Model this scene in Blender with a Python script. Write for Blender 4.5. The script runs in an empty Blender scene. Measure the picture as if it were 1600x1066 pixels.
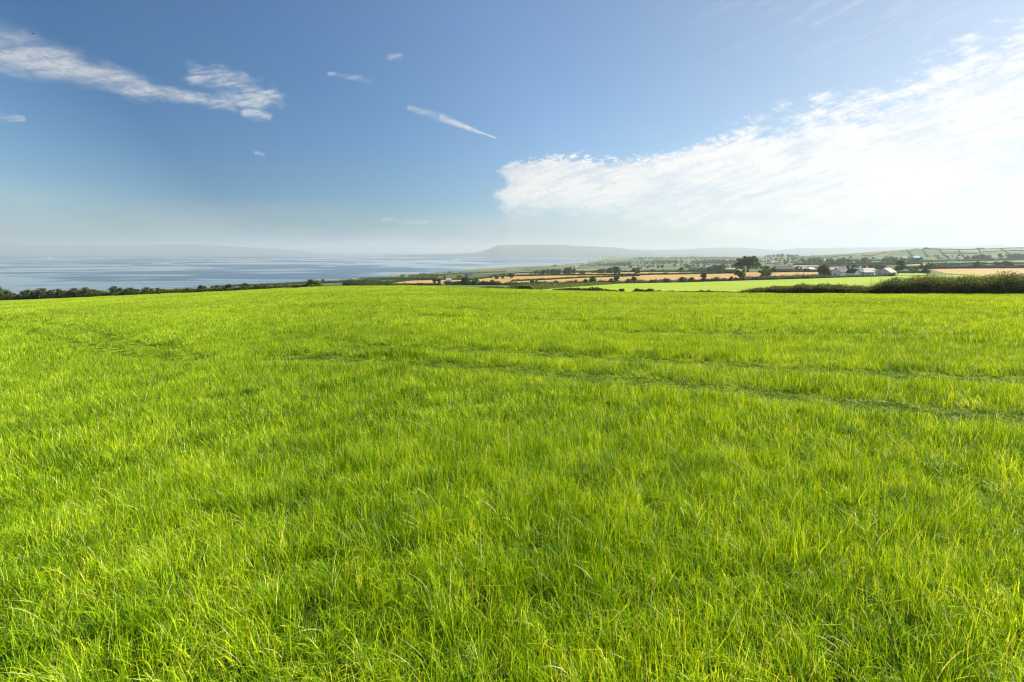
import bpy, math, random
import numpy as np
from math import radians as R_, sin, cos, atan, atan2, sqrt, log, exp, pi

SC = bpy.context.scene
COL = SC.collection
rng = np.random.default_rng(7)
random.seed(7)

# ------------------------------------------------------------------ camera
PITCH = R_(10.06)
cam_d = bpy.data.cameras.new('camera'); cam_d.lens = 18.0; cam_d.sensor_width = 36.0
cam_d.clip_start = 0.05; cam_d.clip_end = 120000
cam = bpy.data.objects.new('camera', cam_d); COL.objects.link(cam)
cam.location = (0, 0, 0); cam.rotation_euler = (R_(90) - PITCH, 0, 0)
SC.camera = cam

# ------------------------------------------------------------------ light, sky, exposure
SUN_AZ = 74.0      # degrees to the right of the view direction
SUN_EL = 38.0
EXPOSURE = 1.5
SKY_STRENGTH = 0.05
sv = SC.view_settings
SC.display_settings.display_device = 'sRGB'
sv.view_transform = 'Standard'; sv.look = 'None'; sv.gamma = 1.0; sv.use_curve_mapping = False
sv.exposure = EXPOSURE
sun_d = bpy.data.lights.new('sun', 'SUN'); sun_d.energy = 5.0; sun_d.angle = R_(0.53); sun_d.color = (1.0, 0.94, 0.84)
sun = bpy.data.objects.new('sun', sun_d); COL.objects.link(sun)
sun.rotation_euler = (R_(90 - SUN_EL), 0, R_(180 - SUN_AZ))
SC.cycles.volume_bounces = 1
SC.cycles.max_bounces = 6; SC.cycles.diffuse_bounces = 2; SC.cycles.transmission_bounces = 3; SC.cycles.glossy_bounces = 2
SC.cycles.transparent_max_bounces = 8
SC.cycles.filter_width = 1.15


class NT:
    """small helper to write node trees as expressions"""
    def __init__(self, tree):
        self.t = tree; self.n = tree.nodes; self.l = tree.links
    def new(self, kind, **kw):
        nd = self.n.new(kind)
        for k, v in kw.items():
            setattr(nd, k, v)
        return nd
    def put(self, sock, v):
        if isinstance(v, bpy.types.NodeSocket):
            self.l.new(v, sock)
        elif v is not None:
            sock.default_value = v
    def math(self, op, a, b=None, c=None, clamp=False):
        nd = self.new('ShaderNodeMath', operation=op, use_clamp=clamp)
        self.put(nd.inputs[0], a); self.put(nd.inputs[1], b)
        if c is not None: self.put(nd.inputs[2], c)
        return nd.outputs[0]
    def add(self, a, b): return self.math('ADD', a, b)
    def sub(self, a, b): return self.math('SUBTRACT', a, b)
    def mul(self, a, b): return self.math('MULTIPLY', a, b)
    def maxi(self, a, b): return self.math('MAXIMUM', a, b)
    def mini(self, a, b): return self.math('MINIMUM', a, b)
    def smooth(self, x, e0, e1, o0=0.0, o1=1.0):
        nd = self.new('ShaderNodeMapRange', interpolation_type='SMOOTHSTEP', clamp=True)
        self.put(nd.inputs[0], x); self.put(nd.inputs[1], e0); self.put(nd.inputs[2], e1)
        self.put(nd.inputs[3], o0); self.put(nd.inputs[4], o1)
        return nd.outputs[0]
    def noise(self, vec, scale, detail=4, rough=0.5, dist=0.0, dims='3D'):
        nd = self.new('ShaderNodeTexNoise', noise_dimensions=dims)
        self.put(nd.inputs['Vector'], vec)
        nd.inputs['Scale'].default_value = scale; nd.inputs['Detail'].default_value = detail
        nd.inputs['Roughness'].default_value = rough; nd.inputs['Distortion'].default_value = dist
        return nd.outputs[0]
    def vec(self, x, y, z=0.0):
        nd = self.new('ShaderNodeCombineXYZ')
        self.put(nd.inputs[0], x); self.put(nd.inputs[1], y); self.put(nd.inputs[2], z)
        return nd.outputs[0]
    def mix(self, f, a, b, mode='MIX'):
        nd = self.new('ShaderNodeMix', data_type='RGBA', blend_type=mode)
        nd.clamp_factor = True
        self.put(nd.inputs[0], f)
        for s, v in ((nd.inputs[6], a), (nd.inputs[7], b)):
            if isinstance(v, tuple) and len(v) == 3: v = v + (1.0,)
            self.put(s, v)
        return nd.outputs[2]
    def ramp(self, f, stops, interp='LINEAR'):
        nd = self.new('ShaderNodeValToRGB'); cr = nd.color_ramp; cr.interpolation = interp
        while len(cr.elements) < len(stops): cr.elements.new(0.5)
        for e, (p, c) in zip(cr.elements, stops):
            e.position = p; e.color = tuple(c) + (1.0,)
        self.put(nd.inputs[0], f)
        return nd.outputs[0]


# pixel <-> ray helpers (photograph is 1600 px wide, focal length 800 px)
CP, SP = cos(PITCH), sin(PITCH)
def ray(u, v):
    xc = (u - 800) / 800; yc = (533 - v) / 800
    Y = CP + yc * SP; Z = -SP + yc * CP
    return xc / Y, Z / Y                     # X/Y and Z/Y
def azel(u, v):
    a, s = ray(u, v)
    return math.degrees(atan(a)), math.degrees(atan(s / sqrt(1 + a * a)))
def proj(X, Y, Z):
    d = Y * CP - Z * SP
    return 800 + 800 * X / d, 533 - 800 * (Y * SP + Z * CP) / d

world = bpy.data.worlds.new('World'); SC.world = world; world.use_nodes = True
wt = world.node_tree; wt.nodes.clear(); W = NT(wt)
sky = W.new('ShaderNodeTexSky', sky_type='NISHITA')
sky.sun_disc = False; sky.sun_elevation = R_(SUN_EL); sky.sun_rotation = R_(SUN_AZ)
sky.altitude = 80; sky.air_density = 1.0; sky.dust_density = 1.0; sky.ozone_density = 6.0
tc = W.new('ShaderNodeTexCoord')
sep = W.new('ShaderNodeSeparateXYZ'); W.l.new(tc.outputs['Generated'], sep.inputs[0])
az = W.mul(W.math('ARCTAN2', sep.outputs[0], sep.outputs[1]), 57.2958)
el = W.mul(W.math('ARCSINE', sep.outputs[2]), 57.2958)
P = W.vec(az, el, 0.0)
n_fine = W.noise(W.vec(W.mul(az, 0.55), W.add(W.mul(el, 1.3), W.mul(az, 0.15)), 0.3), 0.9, 6, 0.58, 0.25)       # ragged cloud edge
n_big = W.noise(W.vec(W.mul(az, 0.10), W.mul(el, 0.28), 4.0), 1.0, 4, 0.55, 0.3)
n_edge = W.noise(W.vec(W.mul(az, 1.3), W.mul(el, 2.6), 1.7), 1.0, 7, 0.68, 0.8)   # small billows
n_fib = W.noise(W.vec(W.add(W.mul(az, 0.16), W.mul(el, 0.10)), W.sub(W.mul(el, 1.3), W.mul(az, 0.38)), 7.0), 1.0, 6, 0.6, 0.4)  # fibres

def streak(p0, p1, r0, r1, amp, fib=0.5, seed=None):
    (x0, y0), (x1, y1) = azel(*p0), azel(*p1)
    dx, dy = x1 - x0, y1 - y0; L2 = dx * dx + dy * dy
    px = W.sub(az, x0); py = W.sub(el, y0)
    t = W.math('DIVIDE', W.add(W.mul(px, dx), W.mul(py, dy)), L2, clamp=True)
    ex = W.sub(px, W.mul(t, dx)); ey = W.sub(py, W.mul(t, dy))
    d = W.math('SQRT', W.add(W.mul(ex, ex), W.mul(ey, ey)))
    rad = W.add(W.mul(t, r1 - r0), r0)
    d = W.add(d, W.mul(W.sub(n_fine, 0.5), amp))
    q = W.math('DIVIDE', d, rad)
    m = W.smooth(q, 1.3, 0.0)
    return W.mul(W.mul(m, W.smooth(n_fib, 0.5 - fib, 0.62, 0.25, 1.0)), W.smooth(n_edge, 0.30, 0.62, 0.62, 1.0))

dens = None
for s in (((-60, 62), (110, 103), 1.75, 1.45, 1.6, 0.3), ((90, 100), (225, 135), 1.25, 0.95, 1.8, 0.22),
          ((200, 135), (318, 157), 0.95, 0.5, 1.7, 0.15), ((310, 118), (395, 138), 0.95, 1.0, 3.0, 0.12),
          ((335, 158), (425, 152), 0.85, 0.9, 3.0, 0.10), ((385, 175), (420, 182), 0.5, 0.4, 1.5, 0.1),
          ((640, 168), (690, 184), 0.34, 0.42, 0.7, 0.2), ((690, 184), (775, 216), 0.42, 0.10, 0.3, 0.3),
          ((515, 115), (580, 127), 0.22, 0.32, 0.6, 0.05), ((400, 239), (412, 241), 0.2, 0.15, 0.3, 0.1),
          ((0, 183), (35, 186), 0.3, 0.2, 0.8, 0.05), ((610, 90), (625, 88), 0.35, 0.3, 1.0, 0.05),
          ((600, 345), (690, 348), 0.35, 0.3, 0.7, 0.1)):
    m = streak(*s)
    if s[0][0] in (515, 0, 610, 640, 600, 400): m = W.mul(m, 0.55)
    dens = m if dens is None else W.maxi(dens, m)

# the great bank of cloud towards the sun: upper edge as a curve over azimuth
edge = [(-400, 330), (600, 330), (762, 300), (778, 262), (800, 251), (870, 243), (960, 247), (1018, 244), (1062, 224), (1130, 206), (1200, 176),
        (1300, 160), (1380, 134), (1440, 104), (1500, 72), (1600, 40)]
fc = W.new('ShaderNodeFloatCurve')
cv = fc.mapping.curves[0]
pts = [(azel(u, v)) for u, v in edge if u > 0]
A0, A1, E0, E1 = -20.0, 180.0, 0.0, 45.0
pts = [(-20, 2.5)] + pts + [(52, 27), (70, 31), (110, 26), (150, 10), (180, 4)]
pts = sorted([(max(0, min(1, (x - A0) / (A1 - A0))), (y - E0) / (E1 - E0)) for x, y in pts])
while len(cv.points) < len(pts): cv.points.new(0.5, 0.5)
for p_, (x, y) in zip(cv.points, pts): p_.location = (x, y); p_.handle_type = 'VECTOR'
fc.mapping.update()
W.put(fc.inputs['Value'], W.math('DIVIDE', W.sub(az, A0), A1 - A0, clamp=True))
el_top = W.mul(fc.outputs[0], E1 - E0)
right_amt = W.smooth(az, 5, 35)                     # wispier towards the sun
wob = W.add(W.mul(W.sub(n_fine, 0.5), W.add(1.8, W.mul(right_amt, 4.5))), W.mul(W.sub(n_edge, 0.5), 3.4))
wob2 = W.add(W.mul(W.sub(n_fib, 0.5), W.mul(right_amt, 5.0)), W.mul(W.sub(n_big, 0.5), W.add(1.0, W.mul(right_amt, 7.0))))
din = W.sub(W.add(W.add(el_top, wob), wob2), el)
bank = W.smooth(din, -0.1, W.add(0.45, W.mul(right_amt, 2.4)))
# ragged lower left edge and thinning towards the haze
low = W.add(5.2, W.mul(W.sub(n_fine, 0.5), 3.0))
lowfade = W.smooth(W.sub(el, W.sub(low, W.mul(right_amt, 5.0))), -2.2, 0.6, 0.25, 1.0)
left_cut = W.smooth(W.add(az, W.mul(W.sub(n_fine, 0.5), 5.0)), -1.8, -0.2)
bank = W.mul(W.mul(bank, lowfade), left_cut)
holes = W.smooth(n_big, 0.36, 0.52, 0.78, 1.0)
hol2 = W.mul(W.smooth(n_fib, 0.30, 0.55, 0.84, 1.0), W.smooth(n_edge, 0.33, 0.55, 0.90, 1.0))
bank = W.mul(bank, W.mul(holes, hol2))
# thin veil just above the sea haze
veil = W.mul(W.smooth(W.add(el, W.mul(W.sub(n_fib, 0.5), 1.6)), W.sub(6.2, W.mul(W.smooth(az, -40, 0), 1.4)), W.sub(3.2, W.mul(W.smooth(az, -40, 0), 1.4))), W.smooth(n_big, 0.3, 0.7, 0.05, 0.2))
# faint high cirrus near the top right
cir = W.mul(W.mul(W.smooth(n_fib, 0.50, 0.72), W.smooth(az, 10, 40)), W.mul(W.smooth(el, 12, 24), 0.35))
dens = W.maxi(W.maxi(W.mul(dens, 0.76), bank), W.maxi(veil, cir))
dens = W.mul(dens, W.smooth(el, -0.5, 0.5))
# clouds are brighter towards the sun
sd = (sin(R_(SUN_AZ)) * cos(R_(SUN_EL)), cos(R_(SUN_AZ)) * cos(R_(SUN_EL)), sin(R_(SUN_EL)))
dp = W.new('ShaderNodeVectorMath', operation='DOT_PRODUCT')
W.l.new(tc.outputs['Generated'], dp.inputs[0]); dp.inputs[1].default_value = sd
glow = W.smooth(dp.outputs['Value'], -0.3, 0.95, 5.4, 7.6)
ccol = W.mix(W.smooth(W.add(W.mul(n_edge, 0.3), W.add(W.mul(n_fib, 0.35), W.mul(n_big, 0.35))), 0.38, 0.56), (0.80, 0.835, 0.875), (1.0, 0.995, 0.985))
vm = W.new('ShaderNodeVectorMath', operation='SCALE'); W.l.new(ccol, vm.inputs[0]); W.l.new(glow, vm.inputs['Scale'])
# the clear sky deepens away from the sun, as through a polarising filter
pol = W.ramp(W.math('DIVIDE', W.add(dp.outputs['Value'], 0.5), 1.5), [(0.0, (0.62, 0.80, 0.84)), (0.13, (0.60, 0.79, 0.83)), (0.25, (0.26, 0.50, 0.64)), (0.42, (0.50, 0.72, 0.82)), (0.60, (0.92, 1.0, 1.0)), (0.82, (1.30, 1.10, 0.90)), (1.0, (1.4, 1.15, 0.9))])
skyc = W.mix(1.0, sky.outputs[0], pol, 'MULTIPLY')
final = W.mix(dens, skyc, vm.outputs[0])
bg = W.new('ShaderNodeBackground'); W.l.new(final, bg.inputs[0]); bg.inputs[1].default_value = SKY_STRENGTH
wo = W.new('ShaderNodeOutputWorld'); W.l.new(bg.outputs[0], wo.inputs[0])

# ------------------------------------------------------------------ object helpers
def tag(o, label=None, cat=None, group=None, kind=None):
    if label: o['label'] = label
    if cat: o['category'] = cat
    if group: o['group'] = group
    if kind: o['kind'] = kind
    return o
def empty(name, loc, rz=0.0):
    o = bpy.data.objects.new(name, None); o.location = loc; o.rotation_euler = (0, 0, rz)
    o.empty_display_size = 0.3; COL.objects.link(o); return o
def mesh_np(name, verts, faces, mats=(), attrs=None, mat_idx=None, smooth=False, uniform=None):
    """verts (N,3); faces (M,k) array or list of tuples"""
    me = bpy.data.meshes.new(name)
    verts = np.asarray(verts, dtype=np.float32)
    me.vertices.add(len(verts)); me.vertices.foreach_set('co', verts.ravel())
    if isinstance(faces, np.ndarray):
        m, k = faces.shape
        me.loops.add(m * k); me.loops.foreach_set('vertex_index', faces.astype(np.int32).ravel())
        me.polygons.add(m)
        me.polygons.foreach_set('loop_start', np.arange(0, m * k, k, dtype=np.int32))
        me.polygons.foreach_set('loop_total', np.full(m, k, dtype=np.int32))
    else:
        fl = [i for f in faces for i in f]; tot = [len(f) for f in faces]
        me.loops.add(len(fl)); me.loops.foreach_set('vertex_index', np.array(fl, dtype=np.int32))
        me.polygons.add(len(faces))
        me.polygons.foreach_set('loop_start', np.concatenate([[0], np.cumsum(tot)[:-1]]).astype(np.int32))
        me.polygons.foreach_set('loop_total', np.array(tot, dtype=np.int32))
    for m_ in mats: me.materials.append(m_)
    if mat_idx is not None: me.polygons.foreach_set('material_index', np.asarray(mat_idx, dtype=np.int32))
    me.polygons.foreach_set('use_smooth', np.full(len(me.polygons), bool(smooth)))
    for k_, v_ in (attrs or {}).items():
        at = me.attributes.new(k_, 'FLOAT', 'POINT'); at.data.foreach_set('value', np.asarray(v_, dtype=np.float32))
    me.update(calc_edges=True)
    return me
def link(name, me, parent=None, loc=None):
    o = bpy.data.objects.new(name, me); COL.objects.link(o)
    if parent: o.parent = parent
    if loc is not None: o.location = loc
    return o

# ------------------------------------------------------------------ materials
def newmat(name):
    m = bpy.data.materials.new(name); m.use_nodes = True; m.node_tree.nodes.clear()
    return m, NT(m.node_tree)
def out(T, shader, disp=None):
    o = T.new('ShaderNodeOutputMaterial'); T.l.new(shader, o.inputs[0])
def princ(T, col, rough=0.8, spec=0.3, normal=None):
    b = T.new('ShaderNodeBsdfPrincipled')
    if isinstance(col, tuple) and len(col) == 3: col = col + (1.0,)
    T.put(b.inputs['Base Color'], col); T.put(b.inputs['Roughness'], rough)
    b.inputs['Specular IOR Level'].default_value = spec
    if normal is not None: T.l.new(normal, b.inputs['Normal'])
    return b.outputs[0]
def attr(T, name):
    return T.new('ShaderNodeAttribute', attribute_name=name).outputs['Fac']
def pos(T):
    return T.new('ShaderNodeNewGeometry').outputs['Position']

def leafy(name, c_dark, c_mid, c_light, trans=0.3, tcol=None, rough=0.75, spec=0.12, nscale=0.5):
    """foliage: per-leaf tint, clump variation, light coming through the leaves"""
    m, T = newmat(name)
    tint = attr(T, 'tint')
    n = T.noise(pos(T), nscale, 3)
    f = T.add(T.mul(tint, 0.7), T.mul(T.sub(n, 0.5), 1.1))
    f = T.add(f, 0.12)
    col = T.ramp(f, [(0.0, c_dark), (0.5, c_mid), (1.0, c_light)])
    p = princ(T, col, rough, spec)
    tr = T.new('ShaderNodeBsdfTranslucent')
    tcol_ = T.mix(0.6, col, tcol or c_light)
    T.l.new(tcol_, tr.inputs[0])
    mx = T.new('ShaderNodeMixShader'); mx.inputs[0].default_value = trans
    T.l.new(p, mx.inputs[1]); T.l.new(tr.outputs[0], mx.inputs[2])
    out(T, mx.outputs[0]); return m

def soilgreen(name, c1, c2, c3, scale):
    m, T = newmat(name)
    p_ = pos(T)
    n1 = T.noise(p_, scale, 6, 0.6); n2 = T.noise(p_, scale * 0.06, 3)
    col = T.mix(T.smooth(n1, 0.3, 0.7), c1, c2)
    col = T.mix(T.mul(T.smooth(n2, 0.4, 0.7), 0.7), col, c3)
    out(T, princ(T, col, 1.0, 0.0)); return m

M = {}
M['soil'] = soilgreen('field_soil', (0.025, 0.04, 0.006), (0.035, 0.06, 0.008), (0.03, 0.035, 0.01), 2.0)
def pasture(name, a, b, c):
    m, T = newmat(name); p_ = pos(T)
    n1 = T.noise(p_, 0.9, 5, 0.65); n2 = T.noise(p_, 0.03, 3)
    wv = T.new('ShaderNodeTexWave', wave_type='BANDS', bands_direction='DIAGONAL')
    T.l.new(p_, wv.inputs[0]); wv.inputs['Scale'].default_value = 0.05; wv.inputs['Distortion'].default_value = 1.5
    col = T.mix(T.smooth(n1, 0.3, 0.7), a, b)
    col = T.mix(T.mul(T.smooth(n2, 0.35, 0.7), 0.6), col, c)
    col = T.mix(T.mul(T.smooth(wv.outputs[1], 0.5, 1.0), 0.15), col, c)
    bp = T.new('ShaderNodeBump'); bp.inputs['Strength'].default_value = 0.6; bp.inputs['Distance'].default_value = 0.15
    T.l.new(n1, bp.inputs['Height'])
    out(T, princ(T, col, 0.8, 0.15, bp.outputs[0])); return m
M['pasture'] = pasture('neighbour_pasture', (0.175, 0.25, 0.001), (0.20, 0.27, 0.001), (0.145, 0.22, 0.001))
M['stubble'] = pasture('stubble', (0.27, 0.175, 0.05), (0.33, 0.21, 0.065), (0.23, 0.145, 0.04))
M['paleyellow'] = pasture('ripening_crop', (0.20, 0.19, 0.05), (0.25, 0.22, 0.07), (0.15, 0.17, 0.035))

def countryside(name):
    m, T = newmat(name); p_ = pos(T)
    mp = T.new('ShaderNodeMapping'); T.l.new(p_, mp.inputs[0]); mp.inputs['Rotation'].default_value = (0, 0, 0.5)
    mp.inputs['Scale'].default_value = (1 / 190, 1 / 120, 0)
    nz = T.new('ShaderNodeTexNoise'); T.l.new(p_, nz.inputs[0]); nz.inputs['Scale'].default_value = 0.004
    vadd = T.new('ShaderNodeVectorMath', operation='ADD'); T.l.new(mp.outputs[0], vadd.inputs[0]); 
    vs = T.new('ShaderNodeVectorMath', operation='SCALE'); T.l.new(nz.outputs[1], vs.inputs[0]); vs.inputs['Scale'].default_value = 0.5
    T.l.new(vs.outputs[0], vadd.inputs[1])
    vo = T.new('ShaderNodeTexVoronoi', voronoi_dimensions='2D', distance='CHEBYCHEV'); T.l.new(vadd.outputs[0], vo.inputs[0]); vo.inputs['Randomness'].default_value = 0.75
    vo.inputs['Scale'].default_value = 1.0
    sp = T.new('ShaderNodeSeparateColor'); T.l.new(vo.outputs['Color'], sp.inputs[0])
    col = T.ramp(sp.outputs[0], [(0.0, (0.035, 0.065, 0.012)), (0.2, (0.065, 0.10, 0.018)), (0.38, (0.085, 0.125, 0.025)), (0.52, (0.05, 0.08, 0.017)), (0.64, (0.13, 0.135, 0.045)),
                                 (0.74, (0.08, 0.115, 0.025)), (0.84, (0.19, 0.14, 0.06)), (0.92, (0.055, 0.09, 0.018))], 'CONSTANT')
    n1 = T.noise(p_, 0.02, 5, 0.6); n2 = T.noise(p_, 0.4, 4, 0.6)
    col = T.mix(T.mul(T.smooth(n1, 0.45, 0.75), 0.4), col, (0.045, 0.06, 0.015))
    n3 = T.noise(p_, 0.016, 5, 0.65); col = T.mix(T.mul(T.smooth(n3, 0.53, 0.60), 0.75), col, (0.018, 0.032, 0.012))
    # darker scrub along the joins of the fields
    ve = T.new('ShaderNodeTexVoronoi', voronoi_dimensions='2D', feature='DISTANCE_TO_EDGE'); T.l.new(vadd.outputs[0], ve.inputs[0]); ve.inputs['Scale'].default_value = 1.0; ve.inputs['Randomness'].default_value = 0.75
    ed = T.smooth(T.add(ve.outputs[0], T.mul(T.sub(n2, 0.5), 0.04)), 0.055, 0.02)
    col = T.mix(T.mul(ed, 0.85), col, (0.018, 0.028, 0.01))
    sz = T.new('ShaderNodeSeparateXYZ'); T.l.new(p_, sz.inputs[0])
    col = T.mix(T.smooth(sz.outputs[2], -79.0, -79.7), col, (0.15, 0.14, 0.10))
    out(T, princ(T, col, 0.9, 0.1)); return m
M['country'] = countryside('countryside_fields')
m_, T_ = newmat('moorland')
n_ = T_.noise(pos(T_), 0.0025, 5, 0.6)
out(T_, princ(T_, T_.ramp(n_, [(0.3, (0.045, 0.05, 0.04)), (0.55, (0.06, 0.068, 0.05)), (0.75, (0.09, 0.09, 0.065))]), 0.95, 0.1)); M['moor'] = m_

# sea
m_, T_ = newmat('sea_water'); p_ = pos(T_)
nd = T_.new('ShaderNodeMapping'); T_.l.new(p_, nd.inputs[0]); nd.inputs['Rotation'].default_value = (0, 0, 0.35); nd.inputs['Scale'].default_value = (0.55, 1.0, 0)
s1 = T_.noise(nd.outputs[0], 0.0024, 3, 0.55, 1.6); s2 = T_.noise(nd.outputs[0], 0.0011, 3, 0.5, 1.0)
slick = T_.smooth(T_.add(T_.mul(s1, 0.5), T_.mul(s2, 0.5)), 0.45, 0.53)
rw = T_.add(T_.mul(T_.sub(1.0, slick), 0.20), 0.06)
wv1 = T_.noise(p_, 0.35, 4, 0.6)
bp = T_.new('ShaderNodeBump'); T_.l.new(wv1, bp.inputs['Height']); bp.inputs['Distance'].default_value = 0.12
T_.l.new(T_.add(T_.mul(T_.sub(1.0, slick), 0.85), 0.1), bp.inputs['Strength'])
b_ = T_.new('ShaderNodeBsdfPrincipled'); b_.inputs['Base Color'].default_value = (0.012, 0.045, 0.075, 1); b_.inputs['IOR'].default_value = 1.33
b_.inputs['Specular IOR Level'].default_value = 0.5
T_.l.new(rw, b_.inputs['Roughness']); T_.l.new(bp.outputs[0], b_.inputs['Normal'])
out(T_, b_.outputs[0]); M['sea'] = m_

# foliage
M['leaf_dark'] = leafy('foliage_dark', (0.012, 0.024, 0.006), (0.030, 0.055, 0.012), (0.07, 0.11, 0.02), 0.22, (0.10, 0.16, 0.02))
M['leaf_mid'] = leafy('foliage_green', (0.022, 0.045, 0.008), (0.05, 0.09, 0.014), (0.11, 0.16, 0.03), 0.28, (0.14, 0.22, 0.03))
M['leaf_olive'] = leafy('foliage_olive', (0.03, 0.04, 0.01), (0.075, 0.09, 0.02), (0.15, 0.16, 0.04), 0.28, (0.18, 0.2, 0.03))
M['leaf_red'] = leafy('foliage_russet', (0.024, 0.026, 0.011), (0.055, 0.052, 0.018), (0.10, 0.10, 0.03), 0.25, (0.14, 0.11, 0.03))
M['leaf_bramble'] = leafy('foliage_bramble', (0.014, 0.024, 0.006), (0.05, 0.07, 0.015), (0.15, 0.18, 0.04), 0.4, (0.16, 0.20, 0.03), 0.65, 0.15, 1.3)
M['leaf_pale'] = leafy('bramble_lit_sprig', (0.08, 0.09, 0.035), (0.15, 0.16, 0.07), (0.26, 0.26, 0.14), 0.2, (0.3, 0.3, 0.15), 0.7, 0.1)  # pale leaf tone paints sunlit sprigs into the hedge colour
M['leaf_purple'] = leafy('hedge_underside', (0.02, 0.018, 0.014), (0.05, 0.04, 0.025), (0.09, 0.07, 0.035), 0.15, (0.12, 0.08, 0.03))
m_, T_ = newmat('bark'); n_ = T_.noise(pos(T_), 3.0, 4)
out(T_, princ(T_, T_.ramp(n_, [(0.3, (0.05, 0.038, 0.026)), (0.7, (0.13, 0.10, 0.075))]), 0.9, 0.1)); M['bark'] = m_

def blade_mat(name, cols, tip, trans, dry=False):
    m, T = newmat(name); p_ = pos(T)
    tint = attr(T, 'tint'); tt = attr(T, 'along')
    big = T.noise(p_, 0.10, 3, 0.5); mid = T.noise(p_, 1.6, 3, 0.6)
    f = T.add(T.mul(tint, 0.9), T.add(T.mul(T.sub(big, 0.5), 0.5), T.mul(T.sub(mid, 0.5), 0.95)))  # clump noise puts the shade of gaps into the blade colour
    col = T.ramp(T.add(f, 0.04), [(0.0, cols[0]), (0.45, cols[1]), (0.76, cols[2]), (1.0, cols[3])])
    col = T.mix(T.smooth(tt, 0.75, 1.0, 0.0, 0.35), col, tip)
    col = T.mix(T.smooth(tint, 0.965, 0.975), col, (0.55, 0.52, 0.27))       # withered blades
    p = princ(T, col, 0.42, 0.16)
    tr = T.new('ShaderNodeBsdfTranslucent')
    T.l.new(T.mix(1.0, col, (1.45, 1.25, 0.35, 1), 'MULTIPLY'), tr.inputs[0])
    mx = T.new('ShaderNodeMixShader'); mx.inputs[0].default_value = trans
    T.l.new(p, mx.inputs[1]); T.l.new(tr.outputs[0], mx.inputs[2])
    out(T, mx.outputs[0]); return m
M['blade'] = blade_mat('grass_blade', [(0.014, 0.065, 0.001), (0.135, 0.30, 0.002), (0.385, 0.51, 0.004), (0.62, 0.70, 0.05)], (0.66, 0.70, 0.06), 0.36)  # darkest stop paints the shade between blades
M['tallgrass'] = blade_mat('tall_hedge_grass', [(0.06, 0.06, 0.02), (0.11, 0.11, 0.035), (0.18, 0.16, 0.06), (0.26, 0.21, 0.09)], (0.26, 0.2, 0.1), 0.3)
def flat(name, col, rough=0.7, spec=0.3, var=0.15, sc=1.5):
    m, T = newmat(name); n = T.noise(pos(T), sc, 4)
    c2 = tuple(c * (1 - var) for c in col)
    out(T, princ(T, T.mix(T.smooth(n, 0.35, 0.65), col, c2), rough, spec)); return m
M['white'] = flat('white_render', (0.84, 0.84, 0.81)); M['cream'] = flat('cream_render', (0.6, 0.57, 0.48))
M['slate'] = flat('slate_roof', (0.045, 0.048, 0.058), 0.8, 0.15, 0.3); M['tile'] = flat('faded_tile_roof', (0.34, 0.24, 0.19), 0.8, 0.2, 0.2)
M['greyroof'] = flat('grey_sheet_roof', (0.20, 0.205, 0.22), 0.8, 0.2); M['redroof'] = flat('red_barn_roof', (0.35, 0.07, 0.04), 0.7, 0.3)
M['stone'] = flat('grey_stone', (0.28, 0.27, 0.25)); M['glass'] = flat('window_glass', (0.03, 0.035, 0.045), 0.12, 0.6)
M['frame'] = flat('window_frame', (0.7, 0.7, 0.68)); M['door'] = flat('door_paint', (0.10, 0.06, 0.05), 0.5)
M['blueroof'] = flat('blue_green_sheeting', (0.12, 0.30, 0.33), 0.5, 0.4); M['sail'] = flat('sailcloth', (0.8, 0.8, 0.78)); M['hull'] = flat('boat_hull', (0.75, 0.75, 0.75), 0.4)
M['feather'] = flat('dark_feathers', (0.03, 0.03, 0.035)); M['wallmix'] = flat('pale_house_wall', (0.36, 0.35, 0.33))

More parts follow.
